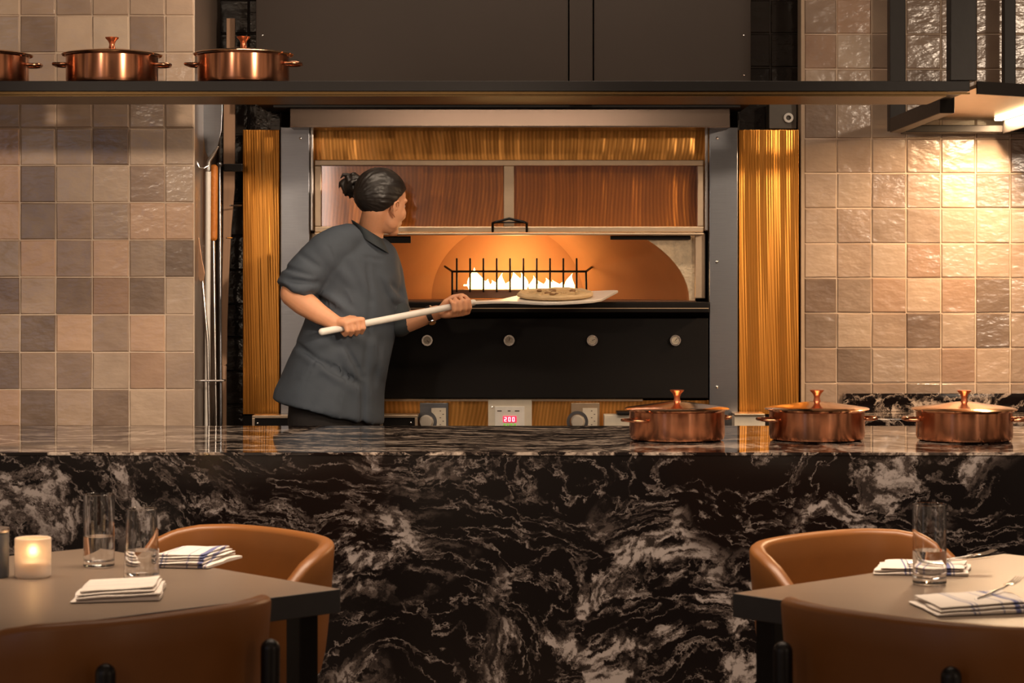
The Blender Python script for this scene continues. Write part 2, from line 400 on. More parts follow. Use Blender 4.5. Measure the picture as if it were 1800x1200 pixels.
RT = [[.3, -.5, .5, .5, .6, .4, .8], [-.4, .7, .4, .6, .6, .4, .4], [.6, .6, .5, .3, .6, .4, .6], [.2, .5, .55, .6, .6, .6, .2], [.6, .4, .5, .5, .7, .9, .3], [.6, .65, .3, .5, .8, .35, .4],
      [.65, .4, .35, .4, .7, .75, .8], [.7, .5, .7, -.4, .75, .7, .7], [.1, .35, -.5, .75, -.5, .1, .5], [.2, .65, .5, .05, .65, .1, .5], [.4, .1, .5, .5, -.4, .65, .45], [.4, .25, .35, .15, .45, .5, .3]]
DR = 8.43
sR = F / DR
rx = [(p - CX) / sR for p in [1414, 1471, 1532, 1593, 1654, 1715, 1776] + [1776 + 61 * k for k in range(1, 14)]]
rz = [H0 + (490 - p) / sR for p in [-1 - 61.3 * k for k in range(14, 0, -1)] + [-1, 60, 121.5, 182.5, 243.5, 304.5, 366, 427.5, 488.5, 550, 611.5, 673] + [673 + 61.3 * k for k in range(1, 9)]]
def tr(i, j, rnd):
    jj = j - 14
    if 0 <= jj < 12 and i < 7: return RT[jj][i]
    return rnd.choice([.12, .3, .5, .6, .7, -.75, .8])
tile_wall('wall_right', DR, rx, rz, tr, [M_TILE, M_GROUT], seed=5)
BM().box((1408 - CX) / sR, (1414 - CX) / sR, DR - .004, DR + .1, .0, 3.4).link('trim_1', mat('tan_edge_trim', (.40, .29, .20), .6))['kind'] = 'structure'
# dark glazed tiles at both ends of the oven niche, behind the hood
dbx = lambda a, b, n: [a + (b - a) * k / n for k in range(n + 1)]
dz = dbx(3.35, .12, 24)
tile_wall('wall_niche_left', 8.62, dbx(-1.18, -.92, 2), dz, lambda i, j, r: r.random(), [M_DTILE, M_DARKWALL], seed=8)
tile_wall('wall_niche_right', 8.62, dbx(.90, 1.16, 2), dz, lambda i, j, r: r.random(), [M_DTILE, M_DARKWALL], seed=9)
b = BM(); b.box(-1.36, -1.163, DL + .022, 8.7, 0, 3.4)
b.link('wall_return', M_RETURN)['kind'] = 'structure'
b = BM(); b.box(-4, 4, 9.5, 9.6, 0, 3.5)
b.link('wall_rear', M_DARKWALL)['kind'] = 'structure'
b = BM(); b.box(-4, 4, -1, 9.5, -.1, 0); b.box(-4, 4, 7.5, 9.5, 0, .12)
b.link('floor', M_FLOOR)['kind'] = 'structure'
b = BM(); b.box(-4, 4, 3.2, 9.6, 3.4, 3.5)
b.link('ceiling', M_CEIL)['kind'] = 'structure'

# ---------------------------------------------------------------- marble counters
ct = empty('marble_counter', (0, 6.9, 0), label='long black marble counter with grey veins running right across the picture', cat='counter')
b = BM(); b.box(-3.4, 3.4, 6.33 - 6.9, 7.48 - 6.9, .913, .922, bev=.001); b.link('countertop', M_MARBLETOP, ct)
b = BM(); b.box(-3.4, 3.4, 6.332 - 6.9, 7.44 - 6.9, 0.001, .9127); b.link('front_panel', M_MARBLE, ct)
bc = empty('back_counter', (2.2, 8.2, 0), label='low marble work counter along the foot of the right tiled wall', cat='counter')
b = BM(); b.box(-1.0, 1.0, -.24, .224, .885, .915, bev=.002); b.link('countertop', M_MARBLETOP, bc)
b = BM(); b.box(-.98, 1.0, -.20, .22, .121, .884); b.link('cabinet', M_IRON, bc)
x0 = (1480 - CX) / sR - 2.2
b = BM(); b.box(x0, 1.0, .195, .222, .9155, .985, bev=.002); b.link('upstand', M_MARBLETOP, bc)

# ---------------------------------------------------------------- overhead shelf with hanging frame
sh = empty('overhead_shelf', (0, 7.13, 2.02), label='long dark metal shelf hung above the counter, holding copper pots', cat='shelf')
zs0, zs1 = 2.026, 2.067
fy = 6.96 - 7.13
b = BM(); b.box(-3.2, 1.474, fy, fy + .34, zs0 + .008 - 2.02, zs1 - 2.02, bev=.0015); b.link('shelf_board', M_SHELF, sh)
b = BM(); b.box(-3.2, 1.40, fy + .006, fy + .334, zs0 - .008 - 2.02, zs0 + .0075 - 2.02); b.link('underside_panel', M_SHELFU, sh)
b = BM(); b.box(-3.2, 1.474, fy - .0015, fy + .004, zs0 - .002 - 2.02, zs0 + .004 - 2.02); b.link('edge_trim', M_SHELFU, sh)

rk = empty('hanging_rack', (1.474, 7.5, 2.0), label='dark square tube frame with lit bronze underside hanging at the right end of the shelf', cat='rack')
L = lambda x, y, z: Vector((x - 1.474, y - 7.5, z - 2.0))
def rbox(nm_, x0, x1, y0, y1, z0, z1, m):
    b = BM(); b.box(x0 - 1.474, x1 - 1.474, y0 - 7.5, y1 - 7.5, z0 - 2, z1 - 2, bev=.003); return b.link(nm_, m, rk)
rbox('post', 1.412, 1.498, 6.965, 7.03, 2.068, 3.39, M_FRAME)
rbox('post', 1.447, 1.508, 8.28, 8.34, 1.998, 3.39, M_FRAME)
rbox('post', 1.885, 1.93, 8.28, 8.325, 2.06, 3.39, M_FRAME)
rbox('side_rail', 1.447, 1.497, 7.31, 8.278, 1.990, 2.046, M_FRAME)
rbox('back_rail', 1.51, 2.6, 8.29, 8.40, 1.992, 2.02, M_FRAME)
# angled front fascia and bronze soffit reaching back to the wall
fp = [(1.5, 6.965), (2.7, 7.68)]
dx, dy = (Vector(fp[1]) - Vector(fp[0])).normalized()
b = BM(); b.prism([L(1.5, 6.965, 2.026), L(2.7, 7.68, 2.026), L(2.7 - .012, 7.70, 2.026), L(1.5, 6.985, 2.026)], Vector((0, 0, .041))); b.link('fascia', M_FRAME, rk)
b = BM(); b.prism([L(1.5, 6.99, 2.047), L(2.68, 7.70, 2.047), L(2.68, 8.40, 2.047), L(1.5, 8.40, 2.047)], Vector((0, 0, .012))); b.link('soffit', M_UNDER, rk)
rbox('light_strip', 1.845, 1.875, 7.25, 8.27, 2.034, 2.046, M_LED)
rbox('light_cut_fin', 1.879, 1.885, 7.22, 8.28, 1.985, 2.0465, M_FRAME)  # fin added to cut off the strip's light slantwise on the wall

# ---------------------------------------------------------------- hood above the oven
hd = empty('extraction_hood', (0, 8.3, 2.0), label='large dark brown sheet metal hood above the pizza oven', cat='hood')
def hbox(n_, px0, px1, py0, py1, d0, d1, m, par, o=(0, 8.3, 2.0), bev=.002, smooth=False):
    a = P(px0, py1, d0); c = P(px1, py0, d0)
    b = BM(); b.box(a.x - o[0], c.x - o[0], d0 - o[1], d1 - o[1], a.z - o[2], c.z - o[2], bev=bev); return b.link(n_, m, par)
hbox('hood_panel', 450, 999, -420, 183, 8.2, 8.58, M_HOOD, hd)
hbox('hood_panel', 1044, 1320, -420, 183, 8.2, 8.58, M_HOOD, hd)
hbox('hood_post', 1001, 1042, -420, 184, 8.19, 8.58, M_HOOD, hd)
a_, c_ = P(510, 224, 8.22), P(1283, 190, 8.22); b = BM()
b.prism([Vector((a_.x, y - 8.3, z - 2.0)) for y, z in ((8.215, a_.z), (8.215, a_.z + .006), (8.226, c_.z), (8.40, c_.z), (8.40, a_.z))], Vector((c_.x - a_.x, 0, 0)), bev=.001); b.link('hood_lip', M_STEELH, hd)
hbox('hood_flange', 480, 1302, 184, 189, 8.205, 8.57, M_IRON, hd)
for px, py in ((461, 62), (1308, 62), (1308, 132), (1010, 60)):
    p = P(px, py, 8.198) - Vector((0, 8.3, 2.0)); b = BM(); b.ell(p, (.0035, .002, .0035), sub=2); b.link('screw', M_RIVET, hd)
# grey bracket panel with ring nut
gb = empty('wall_bracket', tuple(P(1376, 205, 8.5)), label='small grey plate with a white ring nut, above the right amber panel', cat='bracket')
o3 = tuple(gb.location)
hbox('plate', 1352, 1400, 182, 226, 8.50, 8.6, mat('warm_grey_plate', (.10, .085, .07), .5), gb, o3)
b = BM(); p = P(1386, 207, 8.49) - Vector(o3); b.lathe([(.010, -.006), (.019, -.006), (.019, .004), (.010, .004), (.010, -.006)], n=24)
o = b.link('ring_nut', M_WHITEP, gb, smooth=True); o.rotation_euler = (PI / 2, 0, 0); o.location = p

# ---------------------------------------------------------------- pizza oven
OV = (0, 8.45, .12)
ov = empty('pizza_oven', OV, label='wide built-in pizza oven with amber metal front, lit mouth and raised glass door', cat='oven')
def obox(n_, px0, px1, py0, py1, d0, d1, m, par=None, bev=.0015):
    return hbox(n_, px0, px1, py0, py1, d0, d1, m, par or ov, OV, bev)
def orel(px, py, d): return P(px, py, d) - Vector(OV)
obox('side_cladding', 427, 491, 228, 728, 8.43, 8.60, M_COPPERSIDE)
obox('side_cladding', 1299, 1404, 228, 728, 8.43, 8.60, M_COPPERSIDE)
obox('side_base', 427, 491, 729, 1060, 8.44, 8.60, M_IRON); obox('side_base', 1299, 1404, 729, 1060, 8.44, 8.60, M_IRON)
for x0, x1, rv in ((493, 544, [(528, 243)]), (1247, 1297, [(1260, 460), (1260, 680), (1261, 243)])):
    c = obox('column', x0, x1, 223, 1060, 8.36, 8.60, M_STEEL, bev=.003)
    for px, py in rv:
        b = BM(); b.ell(orel(px, py, 8.358), (.006, .004, .006), sub=2); b.link('rivet', M_RIVET, c, smooth=True)
obox('front_cladding', 545, 1246, 226, 405, 8.45, 8.60, M_COPPERCLAD)
obox('top_trim', 545, 1246, 219, 226, 8.44, 8.60, M_IRON)
# lift-up glass door
zd = 8.385
dr = empty('glass_door', tuple(orel(895, 345, zd))); dr.parent = ov
DO = Vector(OV) + Vector(dr.location)
def dbox(n_, px0, px1, py0, py1, d0, d1, m, bev=.002):
    return hbox(n_, px0, px1, py0, py1, d0, d1, m, dr, tuple(DO), bev)
b = BM()
def fr(px0, px1, py0, py1):
    a = P(px0, py1, zd) - DO; c = P(px1, py0, zd) - DO; b.box(a.x, c.x, a.y, a.y + .035, a.z, c.z, bev=.003)
fr(553, 1237, 281, 291); fr(553, 1237, 398, 408); fr(553, 565, 291, 398); fr(1226, 1237, 291, 398); fr(885, 904, 291, 398)
b.link('door_frame', M_CHAMP, dr)
dbox('glass_pane', 565.5, 884.5, 291.5, 397.5, zd + .012, zd + .018, M_PANE, 0)
dbox('glass_pane', 904.5, 1225.5, 291.5, 397.5, zd + .012, zd + .018, M_PANE, 0)
b = BM()
h = lambda px, py, dy=0.: P(px, py, zd - dy) - DO
b.tube([h(866, 406, .0), h(866, 392, .03), h(872, 390, .045), h(895, 384, .05), h(920, 390, .045), h(926, 392, .03), h(926, 406, .0)], .005, n=10)
b.tube([h(870, 391, .045), h(922, 391, .045)], .003, n=8)
b.link('door_handle', M_BLACKM, dr, smooth=True)
dbox('drip_ledge', 553, 1237, 409, 413, zd - .01, zd + .04, M_CHAMP)
# guide rails
obox('guide_rail', 545, 551, 226, 406, 8.37, 8.40, M_LIGHTM, bev=.004)
obox('guide_rail', 1239, 1245, 226, 406, 8.37, 8.40, M_LIGHTM, bev=.004)
obox('side_jamb', 1222, 1240, 409, 525, 8.42, 8.50, M_CHAMP, bev=.004); obox('side_jamb', 545, 560, 409, 525, 8.42, 8.50, M_CHAMP, bev=.004)
obox('flue_slot', 600, 722, 415, 427, 8.425, 8.45, M_IRON); obox('flue_slot', 1073, 1214, 414, 421, 8.425, 8.45, M_IRON)
# mouth: refractory face with an elliptical opening, vault behind it
zh = P(0, 528, 8.45).z - OV[2]                      # hearth level
ax, az = .725, .375; xc = (886 - CX) * 8.45 / F
xl, xr, zt = (553 - CX) * 8.45 / F, (1222 - CX) * 8.45 / F, P(0, 400, 8.45).z - OV[2]
N = 40
def arc(k, r=1., rz_=1.):
    t = PI * k / N; return (xc + ax * r * math.cos(t), zh + az * rz_ * math.sin(t))
for side in (0, 1):
    ks = [k for k in range(0, N // 2 + 1)] if side == 0 else [k for k in range(N, N // 2 - 1, -1)]
    pts = [arc(k) for k in ks]; pts = [p for p in pts if p[1] < zt]
    X = xr if side == 0 else xl
    poly = [(X, zh)] + pts + [(pts[-1][0], zt), (X, zt)]
    b = BM(); b.prism([Vector((x, .0, z)) for x, z in poly], Vector((0, .03, 0))); b.link('mouth_surround', M_STONE, ov)
rows = []
VR = [(.031, 1.0, 1.0), (.12, .99, .99), (.22, .94, .96), (.32, .85, .92), (.42, .72, .88), (.52, .56, .85), (.62, .44, .83)]
bm = bmesh.new()
for th_ in (0, .025):
    rows.append([[bm.verts.new((xc + .02 * dist + (ax * r + th_) * math.cos(PI * k / N), dist, zh + (az * rzz + th_) * math.sin(PI * k / N))) for k in range(N + 1)] for dist, r, rzz in VR])
for q_ in (0, 1):
    for i in range(len(VR) - 1):
        for k in range(N): bm.faces.new((rows[q_][i][k], rows[q_][i][k + 1], rows[q_][i + 1][k + 1], rows[q_][i + 1][k]))
for i in (0, len(VR) - 1):
    for k in range(N): bm.faces.new((rows[0][i][k], rows[0][i][k + 1], rows[1][i][k + 1], rows[1][i][k]))
b = BM(); b.add(bm); b.link('vault', M_BRICK, ov, smooth=True)
b = BM(); b.prism([Vector((xc + ax * .5 * math.cos(PI * k / N), .622, zh - .001 + az * .9 * math.sin(PI * k / N))) for k in range(N + 1)], Vector((0, .03, 0))); b.link('back_wall', M_BRICK, ov)
b = BM(); b.box(xl, xr, -.03, .66, zh - .03, zh); b.link('hearth', mat('dark_hearth_stone', (.16, .075, .04), .7, bump=.1), ov)
# ledge and black apron
b = BM()
b.box(-.60, (1246 - CX) * 8.28 / F, -.19, -.032, zh - .045, zh - .004, bev=.004)
b.link('ledge', M_IRON, ov)
obox('ledge_trim', 560, 1246, 541, 542.5, 8.255, 8.262, M_CHAMP, bev=0)
ap = obox('apron_panel', 560, 1245, 559, 700, 8.36, 8.60, M_IRON, bev=.003)
for px in (751, 895, 1041, 1187):
    g = empty('temperature_dial', tuple(orel(px, 598, 8.352))); g.parent = ov
    b = BM(); b.lathe([(0, .009), (.015, .009), (.0155, .012), (.021, .012), (.022, .0), (0, 0)], n=32)
    o = b.link('bezel', M_LIGHTM, g, smooth=True); o.rotation_euler = (PI / 2, 0, 0); o['label'] = 'round metal dial bezel'
    b = BM(); b.lathe([(0, .0098), (.0145, .0098), (.0145, .0091), (0, .0091)], n=24); o = b.link('dial_face', M_CREAM, g); o.rotation_euler = (PI / 2, 0, 0)
    a_ = {751: 2.4, 895: .3, 1041: 1.2, 1187: .7}[px]
    b = BM(); b.box(-.0012, .0012, -.0112, -.0103, -.002, .011, rot=Matrix.Rotation(a_, 4, 'Y')); b.box(-.009, .009, -.0108, -.01, -.0005 - .006, .0005 - .006); b.link('needle', M_INK, g)
# burner tray, grate and flames inside
DB = 8.86; k_ = F / DB
obox('burner_box', 796, 1028, 509, 524.2, DB, DB + .12, mat('burner_steel', (.30, .20, .14), .5, .6), bev=.002)
b = BM()
for i in range(11):
    px = 803 + 23.4 * i - 0
    if px > 1026: break
    b.tube([orel(px, 455, DB - .01), orel(px, 512, DB - .01)], .0038, n=8)
b.tube([orel(795, 477, DB - .012), orel(1030, 477, DB - .012)], .0045, n=8)
b.tube([orel(1030, 477, DB - .012), orel(1042, 468, DB + .16)], .0045, n=8); b.tube([orel(795, 477, DB - .012), orel(782, 468, DB + .16)], .0045, n=8)
b.tube([orel(1030, 477, DB - .01), orel(1031, 523, DB - .01)], .0042, n=8); b.tube([orel(795, 477, DB - .01), orel(795, 523, DB - .01)], .0042, n=8)
b.link('grate', M_IRON, ov)
rnd = random.Random(4)
fl = [(838, 470, 12), (853, 490, 9), (868, 492, 8), (883, 479, 6), (896, 492, 7), (906, 476, 9), (918, 478, 7), (936, 484, 6), (950, 493, 6), (962, 488, 8), (975, 492, 8), (990, 494, 6), (1003, 480, 7)]
for px, top, w in fl:
    b = BM(); base = orel(px, 508, DB + .06); ht = (508 - top) * DB / F; w_ = w * DB / F * 1.35
    rings = []
    for q in range(9):
        u = q / 8; r = w_ * (math.sin(PI * min(1, (u * .75 + .28))) ** 1.1) * (1 - u) ** .35 + .0005
        off = .012 * math.sin(u * 3 + px) * u
        rings.append([base + Vector((off + r * math.cos(2 * PI * k / 12) * (1 + .15 * math.sin(3 * k + px)), .55 * r * math.sin(2 * PI * k / 12), u * ht)) for k in range(12)])
    b.loft(rings); b.link('flame', M_FLAME, ov, smooth=True)
b = BM(); b.box(*[v for v in (orel(815, 0, DB + .06).x, orel(1010, 0, DB + .06).x, orel(0, 0, DB).y + .04, orel(0, 0, DB).y + .08, zh + .055, zh + .0615)], bev=.002)
b.link('ember_bed', M_FLAME, ov)
# control strip beneath the apron
obox('control_cladding', 560, 1246, 703, 1060, 8.40, 8.60, M_COPPERCLAD)
obox('strip_trim', 660, 1130, 701, 705, 8.385, 8.40, M_CHAMP, bev=0)
for x0, dark in ((738, 1), (1004, 0)):
    g = empty('thermostat', tuple(orel(x0 + 25, 732, 8.39))); g.parent = ov; GO = Vector(OV) + Vector(g.location)
    def gb_(n_, a, b_, c, d, d0, d1, m): return hbox(n_, a, b_, c, d, d0, d1, m, g, tuple(GO), .001)
    gb_('frame', x0, x0 + 50, 708, 764, 8.375, 8.399, M_STEEL if dark else M_CHAMP)
    gb_('plate', x0 + 20, x0 + 46, 717, 760, 8.372, 8.3745, M_CREAM)
    p = P(x0 + 11, 741, 8.372) - GO
    b = BM(); b.lathe([(0, .03), (.022, .028), (.0255, .022), (.0265, 0), (0, 0)], n=32); o = b.link('knob', M_GREYP, g, smooth=True); o.rotation_euler = (PI / 2, 0, 0); o.location = p
    b = BM(); b.lathe([(.030, .0015), (.042, .0015), (.042, 0), (.030, 0)], n=32); o = b.link('scale_ring', M_STEEL, g); o.rotation_euler = (PI / 2, 0, 0); o.location = p
    b = BM()
    for q in range(6): pp = P(x0 + 36 + (q % 2) * 5, 722 + 6 * q, 8.3718) - GO; b.box(pp.x - .003, pp.x + .003, pp.y - .0005, pp.y + .0003, pp.z - .0015, pp.z + .0015)
    b.link('scale_mark', M_INK, g)
g = empty('digital_controller', tuple(orel(896, 730, 8.37))); g.parent = ov; GO = Vector(OV) + Vector(g.location)
def gb_(n_, a, b_, c, d, d0, d1, m): return hbox(n_, a, b_, c, d, d0, d1, m, g, tuple(GO), .0012)
gb_('housing', 858, 935, 702, 766, 8.372, 8.399, M_CREAM)
gb_('face_plate', 870, 922, 714, 765, 8.368, 8.3715, M_WHITEP)
gb_('display', 884, 908, 731, 742, 8.364, 8.3675, M_RED)
b = BM()
for px in (886.5, 893.5, 900.5):      # three seven-segment digits
    seg = {886.5: 'abged', 893.5: 'abcdef', 900.5: 'abcdef'}[px]
    for s_, (u0, u1, v0, v1) in dict(a=(0, 4, 0, .9), g=(0, 4, 3.3, 4.2), d=(0, 4, 6.6, 7.5), b=(3.1, 4, 0, 4), c=(3.1, 4, 3.6, 7.5), f=(0, .9, 0, 4), e=(0, .9, 3.6, 7.5)).items():
        if s_ in seg:
            a = P(px + u0, 733 + v1, 8.3636) - GO; c = P(px + u1, 733 + v0, 8.3636) - GO; b.box(a.x, c.x, -.0005 + a.y, a.y + .0003, a.z, c.z)
b.link('digits', M_REDTXT, g)
b = BM()
for q in range(4): a = P(887 + 6 * q, 746, 8.3675) - GO; b.box(a.x - .004, a.x + .004, a.y - .001, a.y, a.z - .004, a.z + .004)
b.link('indicator', M_GREEN, g)
for px, w in ((878, 8), (895, 5), (909, 8)): a = P(px, 722, 8.3675) - GO; b = BM(); b.box(a.x - w * .0011, a.x + w * .0011, a.y - .0005, a.y, a.z - .0022, a.z + .0022); b.link('button_print', M_INK, g)
b = BM(); b.ell(P(865, 715, 8.371) - GO, (.004, .003, .004), sub=2); b.link('screw', M_RIVET, g)

def tray(px0, px1, py0, py1, d, label, m=M_CHAMP):
    g = empty('steel_shelf_box', tuple(P((px0 + px1) / 2, 760, d)), label=label, cat='tray'); GO = tuple(g.location)
    hbox('rim', px0, px1, py0, py0 + 5, d, d + .10, m, g, GO, .001)
    hbox('body', px0 + 1, px1 - 1, py0 + 5.2, 960, d + .006, d + .10, M_IRON, g, GO, .001)
    hbox('end_plate', px0, px0 + 5, py0 + 5.2, 765, d, d + .005, m, g, GO, .001); hbox('end_plate', px1 - 5, px1, py0 + 5.2, 765, d, d + .005, m, g, GO, .001)
    b = BM(); b.ell(P(px0 + 10 if px0 < 600 else px1 - 12, py0 + 14, d + .004) - Vector(GO), (.006, .006, .006), sub=2); b.link('latch', M_RIVET, g, smooth=True)
tray(443, 514, 730, 748, 8.24, 'steel edged box below the left amber panel behind the chef')
tray(668, 734, 729, 748, 8.24, 'steel edged dark box between the chef and the left thermostat')
g = empty('steel_control_box', tuple(P(1086, 740, 8.3)), label='pale steel box beneath the oven, partly behind the leftmost counter pot', cat='box')
hbox('body', 1062, 1110, 729, 900, 8.27, 8.35, M_CREAM, g, tuple(g.location)); hbox('lid', 1085, 1112, 724, 728.5, 8.25, 8.35, M_IRON, g, tuple(g.location))
g = empty('steel_control_box', tuple(P(1322, 740, 8.3)), label='pale steel box between the left and middle counter pots', cat='box')
hbox('body', 1291, 1345, 731, 900, 8.25, 8.35, M_CREAM, g, tuple(g.location)); hbox('lid', 1291, 1345, 727, 730.5, 8.24, 8.36, M_CHAMP, g, tuple(g.location))

# ---------------------------------------------------------------- tools in the narrow niche left of the oven
def floor_tool(name, label, cat, px, d):
    return empty(name, ((px - CX) * d / F, d, .12), label=label, cat=cat, group='long tools standing in the niche')
def T(g, px, py, d): return P(px, py, d) - Vector(g.location)
d = 8.14
g = floor_tool('metal_peel', 'steel pizza peel standing blade up in the niche', 'peel', 367, d)
b = BM(); pts = [(361, 130), (388, 130), (391, 190), (389, 230), (383, 255), (374, 272), (366, 277), (360, 262), (357, 230), (357, 190)]
b.prism([T(g, x, y, d + .01) for x, y in pts], Vector((0, .004, 0)), bev=.001); b.link('blade', M_STEEL, g)
b = BM(); b.tube([T(g, 383, 258, d), T(g, 376, 270, d), T(g, 367, 283, d), T(g, 366, 300, d)], [.004, .007, .009, .011], n=12); b.link('neck', M_RIVET, g, smooth=True)
b = BM(); b.tube([T(g, 366, 302, d), T(g, 364, 760, d), Vector((0, 0, .012))], .0105, n=12); b.link('handle', M_WHITEWOOD, g, smooth=True)
d = 8.22
g = floor_tool('oven_brush', 'oven brush with orange wrapped grip standing in the niche', 'brush', 376, d)
b = BM(); b.tube([T(g, 375, 420, d), T(g, 380, 760, d), Vector((0, 0, .01))], .006, n=12); b.link('rod', M_LIGHTM, g, smooth=True)
b = BM(); b.tube([T(g, 376, 296, d), T(g, 375, 417, d)], .0155, n=16); b.link('grip', M_ORANGEW, g, smooth=True)
d = 8.30
g = floor_tool('steel_poker', 'slim bare steel poker standing beside the orange grip', 'poker', 386, d)
b = BM(); b.tube([T(g, 386, 292, d), T(g, 387, 500, d), T(g, 388, 760, d), Vector((.004, 0, .01))], .0062, n=12); b.link('rod', M_STEEL, g, smooth=True)
b = BM(); b.ell(T(g, 386, 289, d), (.011, .011, .011), sub=2); b.link('pommel', M_STEEL, g, smooth=True)
d = 8.02
g = floor_tool('turning_peel', 'small narrow copper toned turning peel leaning in the niche', 'peel', 352, d)
b = BM(); pts = [(339, 402), (343, 398), (350, 420), (355, 455), (360, 480), (357, 500), (350, 492), (343, 465), (340, 430)]
b.prism([T(g, x, y, d) for x, y in pts], Vector((0, .006, 0)), bev=.001); b.link('blade', mat('worn_copper_blade', (.45, .26, .16), .4, .6), g)
b = BM(); b.tube([T(g, 356, 495, d), T(g, 365, 600, d), T(g, 368, 760, d), Vector((.03, 0, .01))], .006, n=12); b.link('handle', M_LIGHTM, g, smooth=True)
d = 8.42
g = floor_tool('wooden_peel', 'long pale wooden peel with tapering board at the back of the niche', 'peel', 398, d)
b = BM(); pts = [(398, 32), (413, 32), (413, 180), (412, 330), (406, 400), (402, 480), (399, 560), (398, 640), (388, 650), (389, 560), (392, 400), (393, 180), (398, 178)]
b.prism([T(g, x, y, d) for x, y in pts], Vector((0, .02, 0)), bev=.002); b.link('board', M_WOOD, g)
b = BM(); b.tube([T(g, 393, 645, d + .01), T(g, 393, 760, d + .01), Vector((-.01, .01, .014))], .012, n=10); b.link('handle', M_WOOD, g, smooth=True)
g = empty('tool_rack', (-1.163, 8.2, 1.6), label='wire hooks and rings fixed in the niche to hold long tools', cat='rack')
b = BM()
b.tube([T(g, 346, 284, 7.98), T(g, 350, 294, 7.98), T(g, 358, 296, 7.99), T(g, 366, 292, 8.0)], .0035, n=8)
b.link('hook', M_RIVET, g, smooth=True)
b = BM(); b.box(0, .075, .0, .03, T(g, 0, 292, 8.2).z - .014, T(g, 0, 292, 8.2).z + .016, bev=.004); o = b.link('clamp', M_BLACKM, g); o.location = (.052, .12, 0)
b = BM(); b.tube([T(g, 345, 669, 7.96), T(g, 392, 669, 7.96), T(g, 396, 668, 8.3), T(g, 388, 667, 8.45), T(g, 387, 667, 8.6)], .0035, n=8); b.link('ring', M_LIGHTM, g, smooth=True)
b = BM(); b.tube([T(g, 404, 361, 8.3), T(g, 424, 361, 8.35)], .003, n=8); b.link('hook', M_LIGHTM, g, smooth=True)
b = BM(); b.tube([T(g, 398, 418, 8.3), T(g, 407, 418, 8.35)], .003, n=8); b.link('hook', M_LIGHTM, g, smooth=True)

# ---------------------------------------------------------------- copper pots
def make_pot():
    r = empty('copper_pot')
    R, Hh = .150, .095
    b = BM(); b.lathe([(0, 0), (R - .014, 0), (R - .004, .005), (R, .016), (R, Hh - .004), (R + .004, Hh), (R - .003, Hh), (R - .004, .02), (0, .012)], n=72)
    b.link('pot_body', M_POT, r, smooth=True)
    b = BM(); b.lathe([(R + .012, Hh + .001), (R + .015, Hh + .004), (R + .010, Hh + .007), (R - .03, Hh + .013), (R - .08, Hh + .020), (.03, Hh + .026), (0, Hh + .027), (0, Hh + .02), (R - .05, Hh + .010), (R, Hh + .001)], n=72)
    lid = b.link('lid', M_POTLID, r, smooth=True)
    b = BM(); z = Hh + .0265; b.lathe([(.012, z), (.010, z + .006), (.009, z + .014), (.013, z + .024), (.0215, z + .033), (.0225, z + .036), (0, z + .036)], n=32)
    b.link('knob', M_KNOB, lid, smooth=True)
    for s_ in (-1, 1):
        b = BM(); zz = .066
        b.tube([(s_ * (R - .002), -.045, zz), (s_ * (R + .020), -.045, zz), (s_ * (R + .036), -.034, zz + .001), (s_ * (R + .041), 0, zz + .002), (s_ * (R + .036), .034, zz + .001), (s_ * (R + .020), .045, zz), (s_ * (R - .002), .045, zz)], .0052, n=12)
        b.link('handle', M_POT, r, smooth=True)
    return r
pot = make_pot()
spots = [(-31, 141, 7.12, 2.067, .12, 'copper pot on the shelf cut off by the left picture edge', 'copper pots on the overhead shelf'),
         (197, 141, 7.12, 2.067, .05, 'copper pot on the shelf in front of the left tiled wall', 'copper pots on the overhead shelf'),
         (428, 141, 7.10, 2.067, -.10, 'copper pot on the shelf in front of the hood corner', 'copper pots on the overhead shelf'),
         (1190, 772, 6.82, .922, .55, 'copper pot on the counter in front of the oven column, nearest the chef', 'copper pots on the marble counter'),
         (1436, 772, 6.82, .922, .22, 'middle copper pot of the three on the marble counter', 'copper pots on the marble counter'),
         (1695, 772, 6.80, .922, -.06, 'rightmost copper pot on the marble counter, before the tiled wall', 'copper pots on the marble counter')]
for i, (px, py, d, z, rz_, lab, grp) in enumerate(spots):
    o = pot if i == 0 else copy_tree(pot)
    o.location = ((px - CX) * d / F, d, z + .0003); o.rotation_euler = (0, 0, rz_); setp(o, lab, 'pot', grp)

# ---------------------------------------------------------------- tables
def make_table(corner, ang_in, label, size=1.0):
    """corner = nearest inner corner; ang_in = direction of the far edge"""
    t = empty('dining_table', (corner[0], corner[1], 0), ang_in, label=label, cat='table', group='square restaurant tables')
    return t
def table_parts(t, sgn, size=1.0):
    y0, y1 = (0, size) if sgn > 0 else (-size, 0)
    b = BM(); b.box(0, size, y0, y1, .698, .75, bev=.002)
    me = b.bm
    for f in me.faces: f.material_index = 0 if f.calc_center_median().z > .7495 else 1
    b.link('tabletop', [M_TABLE, M_TEDGE], t)
    for x in (.035, size - .085):
        for y in (y0 + .035, y1 - .085):
            b = BM(); b.box(x, x + .05, y, y + .05, .001, .6975, bev=.002); b.link('leg', M_BLACKM, t)
tl_ = make_table((-.376, 4.744), math.radians(133.1), 'square taupe table on the left carrying the lit candle and two glasses'); table_parts(tl_, 1)
tr_ = make_table((.478, 4.681), math.radians(42.2), 'square taupe table on the right with one glass, brightly lit'); table_parts(tr_, -1)

